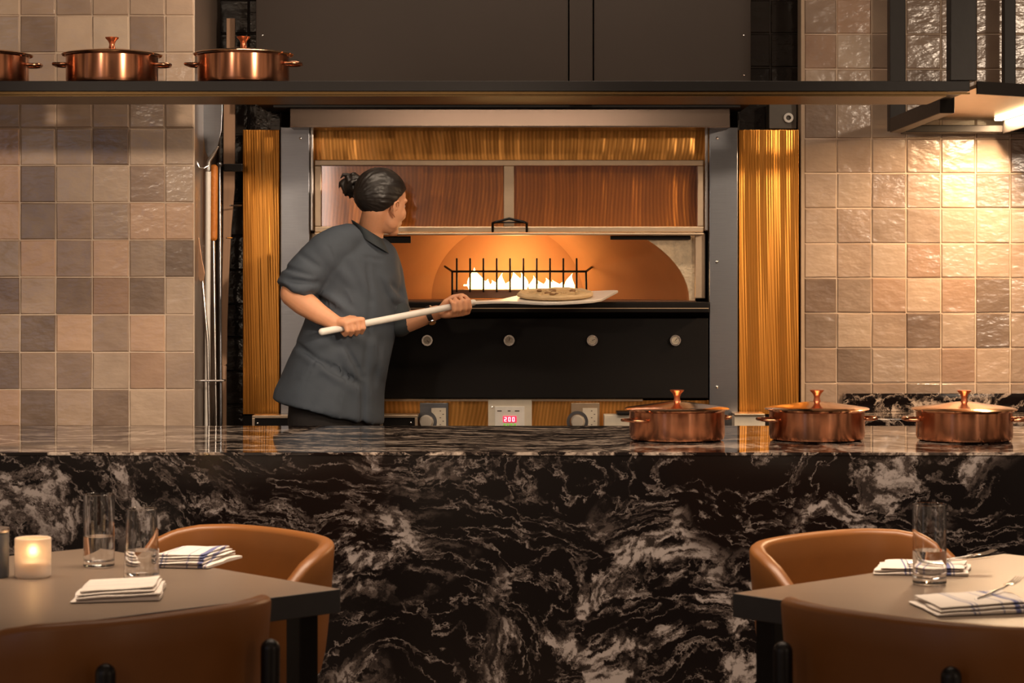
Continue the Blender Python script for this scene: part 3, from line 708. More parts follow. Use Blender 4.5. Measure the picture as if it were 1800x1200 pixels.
# ---------------------------------------------------------------- tub chairs
def make_chair(tall=True):
    r = empty('tub_chair')
    E = 2.6; a, bb = .335, .285
    def se(phi, a_, b_):                       # phi = 0 at the back (-Y)
        s_, c_ = math.sin(phi), -math.cos(phi)
        k = (abs(s_) ** E + abs(c_) ** E) ** (-1 / E)
        return Vector((a_ * s_ * k, b_ * c_ * k, 0))
    def rim(phi):
        deg = abs(math.degrees(phi)); tab = [(0, .803), (35, .802), (50, .798), (62, .787), (72, .767), (82, .728), (90, .697), (102, .680), (128, .662)]
        for (a0, z0), (a1, z1) in zip(tab, tab[1:]):
            if deg <= a1 + 1e-6:
                u = (deg - a0) / (a1 - a0); return z0 + (z1 - z0) * u
        return .662
    N_ = 72; bm = bmesh.new(); cols = []
    for k in range(N_ + 1):
        phi = math.radians(-128 + 256 * k / N_); zt_ = rim(phi); T_ = .036
        col = []
        for u in range(7):                      # outer wall, slightly tapering to the foot
            z = .49 + (zt_ - .012 - .49) * u / 6; f = .90 + .10 * min(1, (u / 6) ** .6)
            col.append(se(phi, a * f, bb * f) + Vector((0, 0, z)))
        for q in range(1, 6):                   # rolled rim
            th = PI * q / 6; off = T_ * (1 - math.cos(th)) / 2
            col.append(se(phi, a - off, bb - off) + Vector((0, 0, zt_ - .012 + .014 * math.sin(th))))
        for u in range(6, -1, -1):
            z = .50 + (zt_ - .012 - .50) * u / 6; f = .92 + .08 * min(1, (u / 6) ** .6)
            col.append(se(phi, (a - T_) * f, (bb - T_) * f) + Vector((0, 0, z)))
        cols.append([bm.verts.new(p) for p in col])
    n = len(cols[0])
    for i in range(N_):
        for k in range(n): bm.faces.new((cols[i][k], cols[i][(k + 1) % n], cols[i + 1][(k + 1) % n], cols[i + 1][k]))
    bm.faces.new(cols[0]); bm.faces.new(cols[-1][::-1])
    b = BM(); b.add(bm); b.link('shell', M_LEATHER, r, smooth=True, autosm=math.radians(50))
    b = BM(); pts = [se(math.radians(k * 10), .245, .235) + Vector((0, .01, .462)) for k in range(36)]
    b.prism(pts, Vector((0, 0, .075)), bev=.018); b.link('seat', M_SEATL, r, smooth=True)
    for x in (-.2, .2):
        b = BM(); b.tube([(x * .95, -.304, .715), (x * .95, -.300, .45), (x * 1.05, -.315, .004)] if tall else [(x * .9, -.17, .47), (x * 1.1, -.24, .004)], [.019, .0175, .012] if tall else [.0175, .012], n=16); b.link('leg', M_BLACKM, r, smooth=True)
        b = BM(); b.tube([(x * 1.0, .18, .445), (x * 1.25, .24, .004)], [.0175, .012], n=16); b.link('leg', M_BLACKM, r, smooth=True)
        b = BM(); b.box(x - .012, x + .012, -.29 if tall else -.2, .20, .435, .460, bev=.003); b.link('seat_rail', M_BLACKM, r)
    b = BM(); b.box(-.25, .25, -.02, .02, .425, .4345, bev=.001); b.box(-.205, .205, -.305 if tall else -.2, -.285 if tall else -.18, .435, .46, bev=.003); b.link('cross_rail', M_BLACKM, r)
    return r
chair = make_chair(); chair_b = make_chair(False)
for i, (x, y, rz_, lab) in enumerate([
        (-.817, 4.265, math.radians(45), 'tan leather tub chair seen from behind at the lower left'),
        (-.760, 5.224, math.radians(133), 'tan leather tub chair beyond the left table, beside the marble front'),
        (.870, 4.235, math.radians(-45), 'tan leather tub chair seen from behind at the lower right'),
        (.898, 5.125, math.radians(-138), 'tan leather tub chair beyond the right table, beside the marble front')]):
    o = chair if i == 0 else chair_b if i == 1 else copy_tree(chair if i == 2 else chair_b)
    o.location = (x, y, 0); o.rotation_euler = (0, 0, rz_); setp(o, lab, 'chair', 'tan leather tub chairs')

# ---------------------------------------------------------------- things on the tables
def on_table(px, py, z=.75):
    d = F * (H0 - z) / (py - CY); return ((px - CX) * d / F, d, z + .0006)
def make_glass(r0=.037, h=.172, rt=None):
    rt = rt or r0; g = empty('water_glass'); t = .0016
    b = BM(); b.lathe([(0, 0), (r0 - .003, 0), (r0, .003), (r0 * .6 + rt * .4, h * .5), (rt, h - .001), (rt - t / 2, h), (rt - t, h - .001), (r0 * .6 + rt * .4 - t, h * .5), (r0 - t, .020), (r0 - .006, .014), (0, .013)], n=48)
    b.link('vessel', M_GLASS, g, smooth=True)
    b = BM(); f = r0 - t + .0004; b.lathe([(0, .0128), (r0 - .0062, .0138), (f, .0198), (r0 * .66 + rt * .34 - t + .0004, h * .42), (0, h * .42)], n=48)
    b.link('water', M_WATER, g, smooth=True)
    return g
def place(o, loc, rz_, lab, cat, grp=None):
    o.location = loc; o.rotation_euler = (0, 0, rz_); setp(o, lab, cat, grp)
g1 = make_glass(.0365, .172); place(g1, on_table(174, 996), 0, 'tall clear glass nearer the candle on the left table', 'glass', 'tall water glasses')
g2 = make_glass(.040, .162, .034); place(g2, on_table(249, 1020), 0, 'tapered clear glass behind the folded napkin on the left table', 'glass', 'tall water glasses')
g3 = make_glass(.0375, .178); place(g3, on_table(1634, 1026), 0, 'tall clear glass standing on the right table', 'glass', 'tall water glasses')
cd = empty('candle_holder'); place(cd, on_table(58, 1014), 0, 'lit frosted glass candle holder on the left table', 'candle')
b = BM(); R_, h_ = .041, .090; b.lathe([(0, 0), (R_ - .004, 0), (R_, .004), (R_, h_ - .002), (R_ - .002, h_), (R_ - .004, h_ - .002), (R_ - .004, .01), (0, .008)], n=48); b.link('cup', M_FROST, cd, smooth=True)
b = BM(); b.lathe([(0, .0082), (.030, .0082), (.030, .034), (.026, .036), (0, .035)], n=32); b.link('wax', mat('wax', (.85, .75, .6), .5, bump=0), cd, smooth=True)
b = BM(); b.lathe([(0, .048), (.004, .052), (.0055, .058), (.0035, .066), (.001, .072), (0, .074)], n=16); b.link('flame', M_WICK, cd, smooth=True)
sc_ = empty('salt_cellar'); place(sc_, on_table(-10, 1014), .3, 'slate grey jar at the left picture edge beside the candle', 'jar')
b = BM(); b.lathe([(0, 0), (.031, 0), (.033, .003), (.033, .100), (.030, .103), (0, .103)], n=32); b.link('jar_body', M_SALT, sc_, smooth=True)
b = BM(); b.lathe([(0, .1032), (.034, .1032), (.035, .106), (.034, .112), (0, .113)], n=32); b.link('lid', M_LIGHTM, sc_, smooth=True)

def napkin(name, w, dpt, layers, m, seed, fold=.0):
    rnd_ = random.Random(seed); b = BM()
    z = .0
    for L_ in range(layers):
        bm = bmesh.new(); nx, ny = 30, 16
        ox, oy = rnd_.uniform(-.004, .004), rnd_.uniform(-.004, .004); ww = w * (1 - .06 * L_); dd = dpt * (1 - .05 * L_); th = .0058
        def zz(x, y, top):
            v = noise.noise(Vector((x * 14 + seed * 3, y * 14, L_ * 1.3 if top else (L_ - 1) * 1.3 + 0)))
            return max(0, (.003 * v + fold * (x / w + .5) * .012) * (0 if (L_ == 0 and not top) else 1))
        top = [[None] * (ny + 1) for _ in range(nx + 1)]; bot = [[None] * (ny + 1) for _ in range(nx + 1)]
        for i in range(nx + 1):
            for j in range(ny + 1):
                x = (i / nx - .5) * ww; y = (j / ny - .5) * dd
                ex = min(i, nx - i, j, ny - j); r_ = 0 if ex > 1 else (.0022 if ex == 0 else .0004)
                sk = .010 * noise.noise(Vector((y * 9, L_, seed)))
                top[i][j] = bm.verts.new((x + ox + sk + y * .12, y + oy, z + th - r_ + zz(x, y, True)))
                bot[i][j] = bm.verts.new((x + ox + sk + y * .12, y + oy, z + r_ * .9 + zz(x, y, False)))
        for i in range(nx):
            for j in range(ny):
                bm.faces.new((top[i][j], top[i + 1][j], top[i + 1][j + 1], top[i][j + 1])); bm.faces.new((bot[i][j], bot[i][j + 1], bot[i + 1][j + 1], bot[i + 1][j]))
        for i in range(nx):
            bm.faces.new((top[i][0], bot[i][0], bot[i + 1][0], top[i + 1][0])); bm.faces.new((top[i][ny], top[i + 1][ny], bot[i + 1][ny], bot[i][ny]))
        for j in range(ny):
            bm.faces.new((top[0][j], top[0][j + 1], bot[0][j + 1], bot[0][j])); bm.faces.new((top[nx][j], bot[nx][j], bot[nx][j + 1], top[nx][j + 1]))
        b.add(bm); z += th * .93 + fold * .002
    return b.link(name, m, None, smooth=True, autosm=math.radians(60))
q = 'folded cloth napkins'
place(napkin('folded_napkin', .185, .20, 4, M_NAPKINB, 1, .5), on_table(212, 1047), math.radians(12), 'folded napkin with thin stripes nearest us on the left table, before the tapered glass', 'napkin', q)
place(napkin('folded_napkin', .155, .20, 5, M_NAPKIN, 2, .4), on_table(337, 990), math.radians(-10), 'folded napkin with a blue stripe near the far chair on the left table', 'napkin', q)
n3 = napkin('folded_napkin', .215, .16, 3, M_NAPKIN, 3, .3); place(n3, on_table(1622, 1004), math.radians(-6), 'folded striped napkin behind the glass on the right table', 'napkin', q)
n4 = napkin('folded_napkin', .225, .19, 3, M_NAPKIN, 4, .5); place(n4, on_table(1712, 1068), math.radians(14), 'folded striped napkin nearest us at the right picture edge', 'napkin', q)
def fork(label, loc, rz_, tilt=.1):
    g = empty('fork', loc, rz_, label=label, cat='fork'); g.rotation_euler = (0, -tilt, rz_)
    b = BM(); b.tube([(-.10, 0, .004), (-.05, 0, .0035), (.02, 0, .003), (.045, 0, .004)], [.0045, .0035, .0025, .003], n=10); b.link('handle', M_RIVET, g, smooth=True)
    b = BM(); b.box(.045, .066, -.010, .010, .003, .005, bev=.0008)
    for k in range(4): b.tube([(.064, -.0085 + k * .0057, .004), (.085, -.0085 + k * .0057, .0045), (.108, -.0085 + k * .0057, .009)], [.0014, .0013, .0008], n=6)
    b.link('tines', M_RIVET, g, smooth=True)
def knife(label, loc, rz_, tilt=.1):
    g = empty('table_knife', loc, rz_, label=label, cat='knife'); g.rotation_euler = (0, -tilt, rz_)
    b = BM(); b.tube([(-.10, 0, .005), (-.05, 0, .0045), (0, 0, .004)], [.0055, .005, .0035], n=10); b.link('handle', M_RIVET, g, smooth=True)
    b = BM(); b.prism([Vector(p) for p in ((0, -.004, .004), (.02, -.008, .004), (.09, -.009, .004), (.115, .004, .004), (0, .005, .004))], Vector((0, 0, .0012))); b.link('blade', M_RIVET, g)
x, y, z = n3.location
fork('steel fork lying across the napkin behind the right glass', (x + .075, y - .005, .7775), math.radians(20), .10)
knife('steel knife beside the fork on the napkin behind the right glass', (x + .055, y - .035, .7745), math.radians(14), .05)
x, y, z = n4.location
fork('steel fork resting on the napkin at the right picture edge', (x + .06, y + .045, .777), math.radians(52), .10)

# ---------------------------------------------------------------- the cook
FO = Vector(((585 - CX) * 7.97 / F, 7.97, .12))          # feet
def W(px, py, d): return P(px, py, d) - FO
person_parts = []
YAW = math.radians(-40)                                   # chest turned a little towards us
fx, fy_ = math.cos(YAW), math.sin(YAW)
def ring(px, py, d, a, b_, tilt=0., n=40, e=2.3, yaw=YAW):
    c = W(px, py, d); out = []
    f = Vector((math.cos(yaw), math.sin(yaw), 0)); s_ = Vector((math.sin(yaw), -math.cos(yaw), 0))
    for k in range(n):
        t = 2 * PI * k / n; ct, st = math.cos(t), math.sin(t); m = (abs(ct) ** e + abs(st) ** e) ** (-1 / e)
        v = f * (b_ * ct * m) + s_ * (a * st * m); out.append(c + v + Vector((0, 0, tilt * v.x)))
    return out
# jacket
jb = BM()
jb.loft([ring(640, 412, 7.98, .050, .055), ring(643, 424, 7.98, .095, .065), ring(638, 436, 7.98, .145, .082), ring(630, 455, 7.97, .178, .105), ring(629, 490, 7.97, .186, .122), ring(625, 530, 7.97, .190, .132),
         ring(617, 565, 7.97, .192, .142), ring(607, 600, 7.97, .196, .156), ring(597, 630, 7.97, .200, .165), ring(587, 665, 7.97, .205, .172), ring(579, 700, 7.97, .210, .178, -.16), ring(577, 724, 7.97, .215, .182, -.24)])
sh_r, el_r = W(584, 438, 7.86), W(518, 500, 7.80)
jb.tube([W(622, 415, 7.93), W(600, 425, 7.88), W(580, 440, 7.86), W(556, 464, 7.84), W(532, 488, 7.81), W(517, 514, 7.80)], [.055, .066, .074, .077, .074, .076], n=24, cap=False)
jb.tube([W(655, 428, 8.02), W(672, 452, 8.07), W(682, 480, 8.08), W(690, 520, 8.05), W(697, 556, 8.02)], [.045, .058, .060, .056, .052], n=24, cap=False)
jm = remeshed(jb, .0065, 8, .6)
# folds pressed into the cloth: line, width, depth (positive = ridge)
def fold(px0, py0, px1, py1, w, dep): return (px0, py0, px1, py1, w, dep)
FOLDS = [fold(520, 606, 560, 636, 5, -.012), fold(560, 636, 598, 656, 6, -.012), fold(598, 656, 630, 674, 6, -.011), fold(524, 616, 596, 668, 7, .008), fold(596, 668, 632, 690, 7, .007),
         fold(610, 616, 636, 662, 5, -.009), fold(600, 612, 628, 668, 7, .008), fold(637, 676, 637, 748, 5, -.010), fold(647, 676, 650, 748, 7, .006), fold(628, 690, 628, 745, 7, .006),
         fold(545, 520, 590, 545, 7, -.012), fold(560, 512, 640, 560, 8, .008), fold(498, 470, 548, 486, 4, -.008), fold(505, 492, 560, 497, 4, -.009), fold(500, 480, 552, 492, 5, .007), fold(528, 448, 560, 470, 5, -.006), fold(505, 510, 556, 505, 5, .007),
         fold(560, 430, 620, 500, 9, .006), fold(612, 440, 650, 520, 8, .006), fold(648, 452, 652, 530, 5, -.006), fold(652, 530, 646, 600, 6, -.004), fold(646, 600, 641, 662, 5, -.005), fold(658, 470, 692, 552, 9, -.008), fold(668, 480, 700, 540, 7, .006),
         fold(640, 452, 672, 457, 3, -.005), fold(600, 520, 650, 580, 9, -.008), fold(570, 560, 640, 600, 9, .007), fold(560, 590, 604, 612, 7, -.008), fold(655, 600, 672, 660, 8, .007), fold(668, 600, 660, 670, 6, -.006),
         fold(510, 690, 560, 640, 12, .006), fold(540, 720, 575, 650, 10, -.004), fold(585, 735, 600, 680, 10, .005), fold(686, 500, 706, 512, 4, -.006), fold(688, 520, 712, 530, 4, .006), fold(690, 534, 714, 541, 3, -.006)]
for v in jm.vertices:
    w = v.co + FO; px, py = CX + w.x * F / w.y, CY - (w.z - H0) * F / w.y
    nrm = v.normal; dsp = .0025 * noise.noise(v.co * 16) + .007 * noise.noise(v.co * 6)
    if nrm.y < .2:
        for x0_, y0_, x1_, y1_, wd, dp in FOLDS:
            ax_, ay_ = x1_ - x0_, y1_ - y0_; l2 = ax_ * ax_ + ay_ * ay_
            t = max(0, min(1, ((px - x0_) * ax_ + (py - y0_) * ay_) / l2)); dd = math.hypot(px - x0_ - t * ax_, py - y0_ - t * ay_)
            if dd < wd * 2.5: dsp += dp * 1.7 * math.exp(-(dd / wd) ** 2) * (1 - .5 * abs(2 * t - 1) ** 3)
    v.co += nrm * dsp
bmj = bmesh.new(); bmj.from_mesh(jm)
for _ in range(3): bmesh.ops.smooth_vert(bmj, verts=bmj.verts[:], factor=.5, use_axis_x=True, use_axis_y=True, use_axis_z=True)
bmj.to_mesh(jm); bmj.free()

# body: head, neck, arms, hands, trunk and legs as one skin
HC = W(672, 359, 7.96); HY = math.radians(43); HP = math.radians(8)
HM = Matrix.Translation(HC) @ Matrix.Rotation(HY, 4, 'Z') @ Matrix.Rotation(HP, 4, 'Y')
HR = HM.to_3x3().to_4x4()
bb_ = BM()
def he(c, r): bb_.ell(HM @ Vector(c), r, rot=HR, sub=4)
he((-.014, 0, .034), (.094, .073, .086)); he((.028, 0, -.016), (.064, .062, .086)); he((.030, 0, -.062), (.050, .047, .042)); he((.064, 0, -.090), (.022, .022, .018)); he((.045, 0, .04), (.045, .052, .05)); he((.036, 0, .0), (.052, .060, .066))
for s_ in (-1, 1):
    he((.056, s_ * .034, -.026), (.028, .024, .030)); he((.072, s_ * .026, .024), (.015, .026, .010)); he((.026, s_ * .038, -.052), (.034, .016, .036))
    bb_.tube([HM @ Vector(p) for p in ((.012, s_ * 0.074, -.022), (.014, s_ * 0.080, -.002), (.002, s_ * 0.087, .010), (-.014, s_ * 0.089, .002), (-.017, s_ * 0.087, -.018), (-.006, s_ * 0.080, -.038), (.004, s_ * 0.075, -.046))], [.003, .004, .0048, .005, .005, .005, .006], n=8)
    he((-.004, s_ * .071, -.018), (.013, .006, .024))
    he((.086, s_ * .010, -.034), (.010, .007, .007))
bb_.tube([HM @ Vector(p) for p in ((.086, 0, .016), (.096, 0, -.008), (.105, 0, -.028))], [.007, .009, .011], n=12)
he((.086, 0, -.056), (.010, .021, .006)); he((.083, 0, -.066), (.010, .018, .007))
bb_.tube([HM @ Vector((-.026, 0, -.030)), W(652, 402, 7.975), W(645, 432, 7.98)], [.050, .048, .060], n=24)
# trunk and legs under the clothes
bb_.loft([ring(645, 430, 7.98, .06, .055), ring(638, 446, 7.98, .14, .07), ring(629, 490, 7.97, .16, .10), ring(617, 565, 7.97, .145, .10), ring(600, 640, 7.97, .15, .115), ring(590, 700, 7.97, .165, .125), ring(588, 730, 7.97, .165, .12)])
hipz = W(0, 735, 7.97).z
for s_ in (-1, 1):
    hx = Vector((.085 * s_ * math.sin(-YAW), .085 * s_ * math.cos(YAW), 0)); st = Vector((.10 * s_ * -1 * fx, .10 * s_ * -1 * fy_, 0))
    bb_.tube([hx + Vector((0, 0, hipz)), hx + st * .5 + Vector((.02, 0, .50)), hx + st + Vector((0, 0, .10))], [.085, .060, .040], n=20)
    f_ = Vector((fx, fy_, 0)); bb_.tube([hx + st + Vector((0, 0, .05)) - f_ * .04, hx + st + Vector((0, 0, .045)) + f_ * .09, hx + st + Vector((0, 0, .036)) + f_ * .16], [.036, .034, .026], n=16)
# arms
wr_r = W(589, 567, 7.745)
bb_.tube([W(600, 430, 7.90), W(560, 464, 7.85), W(519, 512, 7.80)], [.048, .050, .047], n=20)
bb_.tube([W(516, 516, 7.80), W(535, 533, 7.785), W(562, 552, 7.76), wr_r], [.049, .046, .037, .028], n=20)
wr_l = W(768, 549, 7.985)
bb_.tube([W(676, 462, 8.07), W(686, 520, 8.05), W(697, 568, 8.02)], [.042, .041, .040], n=20)
bb_.tube([W(697, 570, 8.02), W(720, 564, 8.01), W(745, 557, 7.995), wr_l], [.042, .040, .032, .0265], n=20)
# peel handle line, shared by both hands
ha, hb = P(566, 583, 7.70), P(832, 531.5, 7.99)
hd_ = (hb - ha).normalized()
up_ = (Vector((0, 0, 1)) - hd_ * hd_.z).normalized(); cam_ = hd_.cross(up_) * 1.0
if cam_.y > 0: cam_ = -cam_
def on_handle(px):
    t = (px - 566) / (832 - 566); return ha + (hb - ha) * t - FO
def hand(px_list, wrist, prof, thumb, rads=(.0098, .0092, .0085, .0075)):
    """prof: knuckle, middle, end joint and tip as (up, towards us) offsets around the handle"""
    kn = []
    for i, px in enumerate(px_list):
        c = on_handle(px); sc_ = (1.0, 1.04, 1.0, .9)[i]
        pts = [c + up_ * u * sc_ + cam_ * v * sc_ + hd_ * w_ for (u, v, w_) in prof]
        bb_.tube(pts, list(rads[:len(pts)]), n=12)
        bb_.tube([wrist, wrist.lerp(pts[0], .55) + (pts[0] - c).normalized() * .004, pts[0]], [.019, .0155, .0115], n=12); kn.append(pts[0])
    bb_.tube([wrist.lerp(kn[0], .5), wrist.lerp(kn[3], .5)], [.0145, .0135], n=12); bb_.tube([kn[0], kn[1], kn[2], kn[3]], [.0105] * 4, n=12)
    bb_.tube([wrist.lerp(on_handle(thumb[0][0]), .25)] + [on_handle(px) + up_ * u + cam_ * v for px, u, v in thumb], [.016, .013, .0108, .0085][:len(thumb) + 1], n=12)
# rear hand: palm towards us over the handle, fingers curling under and behind it
hand([630, 620.5, 611, 602], wr_r, [(.018, .030, 0), (-.012, .034, 0), (-.030, .008, 0), (-.016, -.020, 0)], [(604, .026, .014), (616, .030, -.002), (626, .026, -.010)])
# front hand: palm below and behind, fingers closing over the front
hand([818, 808.5, 799, 790], wr_l, [(-.030, .006, 0), (-.014, .030, 0), (.014, .031, 0), (.028, .008, 0)], [(789, .018, -.024), (802, .032, -.016), (815, .034, -.002)])
bm_ = remeshed(bb_, .0042, 3, .5)
person = link_me('person', bm_, M_SKIN); person.location = FO
setp(person, 'cook in slate grey jacket with dark hair in a bun, holding a long pizza peel', 'person')
link_me('jacket', jm, M_JACKET, person)
# collar
b = BM(); c0 = W(648, 428, 7.975)
pts_o, pts_i = [], []
nn = 48; axis_tilt = [W(622, 392, 7.975), W(668, 434, 7.93)]
def cring(dz, rr):
    c_ = W(646.5, 411, 7.965) + Vector((-.012, 0, .03)) * dz; t_ = -.98 + 0
    return [c_ + Vector((x := rr * .060 * math.cos(2 * PI * k / nn) * (.84 if math.cos(2 * PI * k / nn) < 0 else 1), rr * .064 * math.sin(2 * PI * k / nn), 0)) + Vector((0, 0, -.62 * x)) + Vector((.22, 0, .28)) * 0 for k in range(nn)]
bm = bmesh.new(); rr_ = []
for dz, r_ in ((-1.0, 1.12), (-.3, 1.10), (.6, 1.06), (.68, 1.02), (.6, .98), (-.3, 1.02), (-1.0, 1.04)):
    rr_.append([bm.verts.new(p) for p in cring(dz, r_)])
for i in range(len(rr_)):
    A_, B_ = rr_[i], rr_[(i + 1) % len(rr_)]
    for k in range(nn): bm.faces.new((A_[k], A_[(k + 1) % nn], B_[(k + 1) % nn], B_[k]))
b.add(bm); b.link('collar', M_COLLAR, person, smooth=True, autosm=math.radians(60))
# rolled cuff of the front sleeve
b = BM(); b.tube([W(695, 548, 8.025), W(700, 560, 8.02), W(702, 566, 8.018)], [.056, .057, .055], n=24); b.link('cuff', M_COLLAR, person, smooth=True)
# trousers
tb = BM()
tb.loft([ring(590, 690, 7.97, .18, .14), ring(588, 735, 7.97, .185, .145), ring(586, 770, 7.97, .18, .14)])
for s_ in (-1, 1):
    hx = Vector((.085 * s_ * math.sin(-YAW), .085 * s_ * math.cos(YAW), 0)); st = Vector((.10 * s_ * -1 * fx, .10 * s_ * -1 * fy_, 0))
    tb.tube([hx + Vector((0, 0, hipz)), hx + st * .5 + Vector((.02, 0, .50)), hx + st + Vector((0, 0, .13))], [.105, .082, .066], n=20)
link_me('trousers', remeshed(tb, .012, 6), M_TROUSER, person)
for s_ in (-1, 1):
    hx = Vector((.085 * s_ * math.sin(-YAW), .085 * s_ * math.cos(YAW), 0)); st = Vector((.10 * s_ * -1 * fx, .10 * s_ * -1 * fy_, 0)); f_ = Vector((fx, fy_, 0))
    sb = BM(); sb.tube([hx + st + Vector((0, 0, .055)) - f_ * .045, hx + st + Vector((0, 0, .05)) + f_ * .09, hx + st + Vector((0, 0, .042)) + f_ * .17], [.048, .045, .036], n=16); sb.tube([hx + st + Vector((0, 0, .06)), hx + st + Vector((0, 0, .10))], .05, n=16)
    me = remeshed(sb, .01, 3)
    for v in me.vertices: v.co.z = max(v.co.z, .001)
    link_me('shoe', me, M_STRAP, person)
# wristwatch
g = empty('wristwatch', tuple(W(757, 552.5, 7.99))); g.parent = person
ad_ = (wr_l - W(745, 557, 7.995)).normalized(); Q = ad_.to_track_quat('Z', 'Y').to_matrix().to_4x4()
b = BM(); b.lathe([(.0292, -.010), (.033, -.009), (.034, 0), (.033, .009), (.0292, .010), (.0288, 0), (.0292, -.010)], n=32)
o = b.link('strap', M_STRAP, g, smooth=True); o.matrix_local = Q
b = BM(); b.lathe([(0, .0), (.014, 0), (.0145, .004), (.012, .006), (0, .006)], n=24)
o = b.link('watch_case', M_LIGHTM, g, smooth=True); nv = (Vector((.3, -.6, -.9)) - ad_ * Vector((.3, -.6, -.9)).dot(ad_)).normalized(); o.matrix_local = Matrix.Translation(nv * .033) @ nv.to_track_quat('Z', 'Y').to_matrix().to_4x4()
# eyes
for s_ in (-1, 1):
    b = BM(); b.ell(HM @ Vector((.0745, s_ * .027, .004)), (.0105, .0115, .0095)); e_ = b.link('eye', M_EYE, person, smooth=True)
    b = BM(); b.ell(HM @ Vector((.0838, s_ * .0275, .003)), (.0022, .005, .005)); b.link('iris', M_HAIR, e_, smooth=True)
    b = BM(); b.tube([HM @ Vector(p) for p in ((.088, s_ * .014, .027), (.087, s_ * .03, .031), (.077, s_ * .044, .027))], [.002, .003, .0015], n=8); b.link('eyebrow', M_HAIR, person, smooth=True)
# hair: cap drawn back into a loose bun
bm = bmesh.new(); bmesh.ops.create_icosphere(bm, subdivisions=6, radius=1)
def sst(e0, e1, x): t = max(0, min(1, (x - e0) / (e1 - e0))); return t * t * (3 - 2 * t)
for v in bm.verts:
    p = Vector((v.co.x * .106, v.co.y * .0855, v.co.z * .098)) + Vector((-.016, 0, .036))
    if p.z < 0 and p.x < 0: p.x *= 1 - .25 * sst(0, -.08, p.z); p.y *= 1 - .22 * sst(0, -.08, p.z)
    x, z = p.x, p.z
    # lower hair line seen from the side
    if x > .055: zl = .060 + (x - .055) * .2
    elif x > .012: zl = .024 + (x - .012) * .84
    elif x > -.030: zl = .024 + (x - .012) * 1.28
    else: zl = max(-.052, -.030 + (x + .030) * .55)
    k = sst(zl - .010, zl + .004, z)
    body_in = .86
    p = Vector((-.014, 0, .03)) + (p - Vector((-.014, 0, .03))) * (body_in + (1 - body_in) * k)
    st_ = math.atan2(p.y, p.z) * 26
    p += v.co * (.0006 * math.sin(st_) * k + .0010 * noise.noise(v.co * 9 + Vector((0, 0, 5))))
    v.co = HM @ p
b = BM(); b.add(bm); hair = b.link('hair', M_HAIR, person, smooth=True, autosm=math.radians(80))
b = BM(); rnd = random.Random(11)
bc_ = W(622, 327, 7.985)
b.ell(bc_, (.040, .040, .038))
for k in range(9):
    a0 = rnd.uniform(0, 2 * PI); pts = []
    nx_ = Vector((rnd.uniform(-1, 1), rnd.uniform(-.6, .6), rnd.uniform(-1, 1))).normalized(); ux = nx_.orthogonal().normalized(); uy = nx_.cross(ux)
    for q in range(9):
        a = a0 + q * .55; pts.append(bc_ + (ux * math.cos(a) + uy * math.sin(a)) * (.038 + .006 * math.sin(q * 1.7 + k)) + nx_ * .008 * math.sin(a * 2))
    b.tube(pts, [.004 + .006 * math.sin(PI * (q + .5) / 9) for q in range(9)], n=8)
for pts in ([W(604, 318, 7.98), W(598, 322, 7.98), W(596, 330, 7.98)], [W(612, 308, 7.98), W(603, 307, 7.98), W(599, 313, 7.98)], [W(640, 330, 7.98), W(634, 338, 7.98), W(640, 350, 7.98)]):
    b.tube(pts, [.009, .007, .003], n=8)
b.tube([W(640, 332, 7.98), W(628, 328, 7.98)], [.034, .026], n=16)
link_me('hair_bun', remeshed(b, .0028, 2), M_HAIR, hair)

# ---------------------------------------------------------------- pizza peel in her hands, with a pizza on it
pl = empty('pizza_peel', tuple(ha), label='pale pizza peel held level by the cook, its blade at the oven mouth', cat='peel')
b = BM(); b.tube([Vector((0, 0, 0)), (hb - ha) * .5, hb - ha], [.0128, .0126, .0118], n=20); b.link('handle', M_WHITEWOOD, pl, smooth=True)
bc0 = P(832, 531.5, 7.99); tipc = P(1108, 518.5, 8.17)
ex = (tipc - bc0).normalized(); side = Vector((-.30, 1, .105)); side = (side - ex * side.dot(ex)).normalized(); nz_ = ex.cross(side).normalized()
Lb = (tipc - bc0).length
out = [(-.02, .013), (.06, .016), (.12, .035), (.18, .095), (.23, .140), (.29, .158), (.40, .160), (.50, .158), (Lb - .012, .150), (Lb, .135)]
near = [(x, w * .95) for x, w in out[:6]] + [(.36, .150), (.42, .138), (.47, .10), (.52, .02)]
poly = [(x, -w) for x, w in near] + [(x, w) for x, w in out[::-1]]
b = BM(); b.prism([bc0 - ha + ex * x + side * w - nz_ * .006 for x, w in poly], nz_ * .010, bev=.002); b.link('blade', M_BLADE, pl)
pz = empty('pizza', tuple(bc0 + ex * .325 + side * .015 + nz_ * .0045)); setp(pz, 'pale unbaked pizza lying on the peel blade', 'pizza')
PM = Matrix((ex, side, nz_)).transposed().to_4x4()
M_DOUGH = mat('pizza_dough', (.62, .44, .24), .8, bump=.5, bscale=30, var=.25)
M_TOP = mat('pizza_cheese_top', (.58, .40, .20), .6, bump=.8, bscale=60, var=.4); M_TOPD = mat('browned_topping', (.25, .13, .05), .6, bump=.6)
bm = bmesh.new(); b = BM(); b.lathe([(0, 0), (.128, 0), (.142, .006), (.144, .013), (.138, .020), (.128, .020), (.120, .013), (0, .011)], n=64)
for v in b.bm.verts:
    k = 1 + .03 * noise.noise(v.co * 12); v.co.x *= k; v.co.y *= k; v.co.z *= 1 + .25 * noise.noise(v.co * 30)
o = b.link('crust', M_DOUGH, pz, smooth=True); o.matrix_local = PM
b = BM(); rnd = random.Random(3); b.lathe([(0, .0155), (.11, .0155), (.119, .0135), (0, .012)], n=48)
for k in range(26):
    a, r_ = rnd.uniform(0, 2 * PI), .105 * math.sqrt(rnd.random()); b.ell((r_ * math.cos(a), r_ * math.sin(a), .016), (rnd.uniform(.008, .02), rnd.uniform(.008, .016), .006), sub=2)
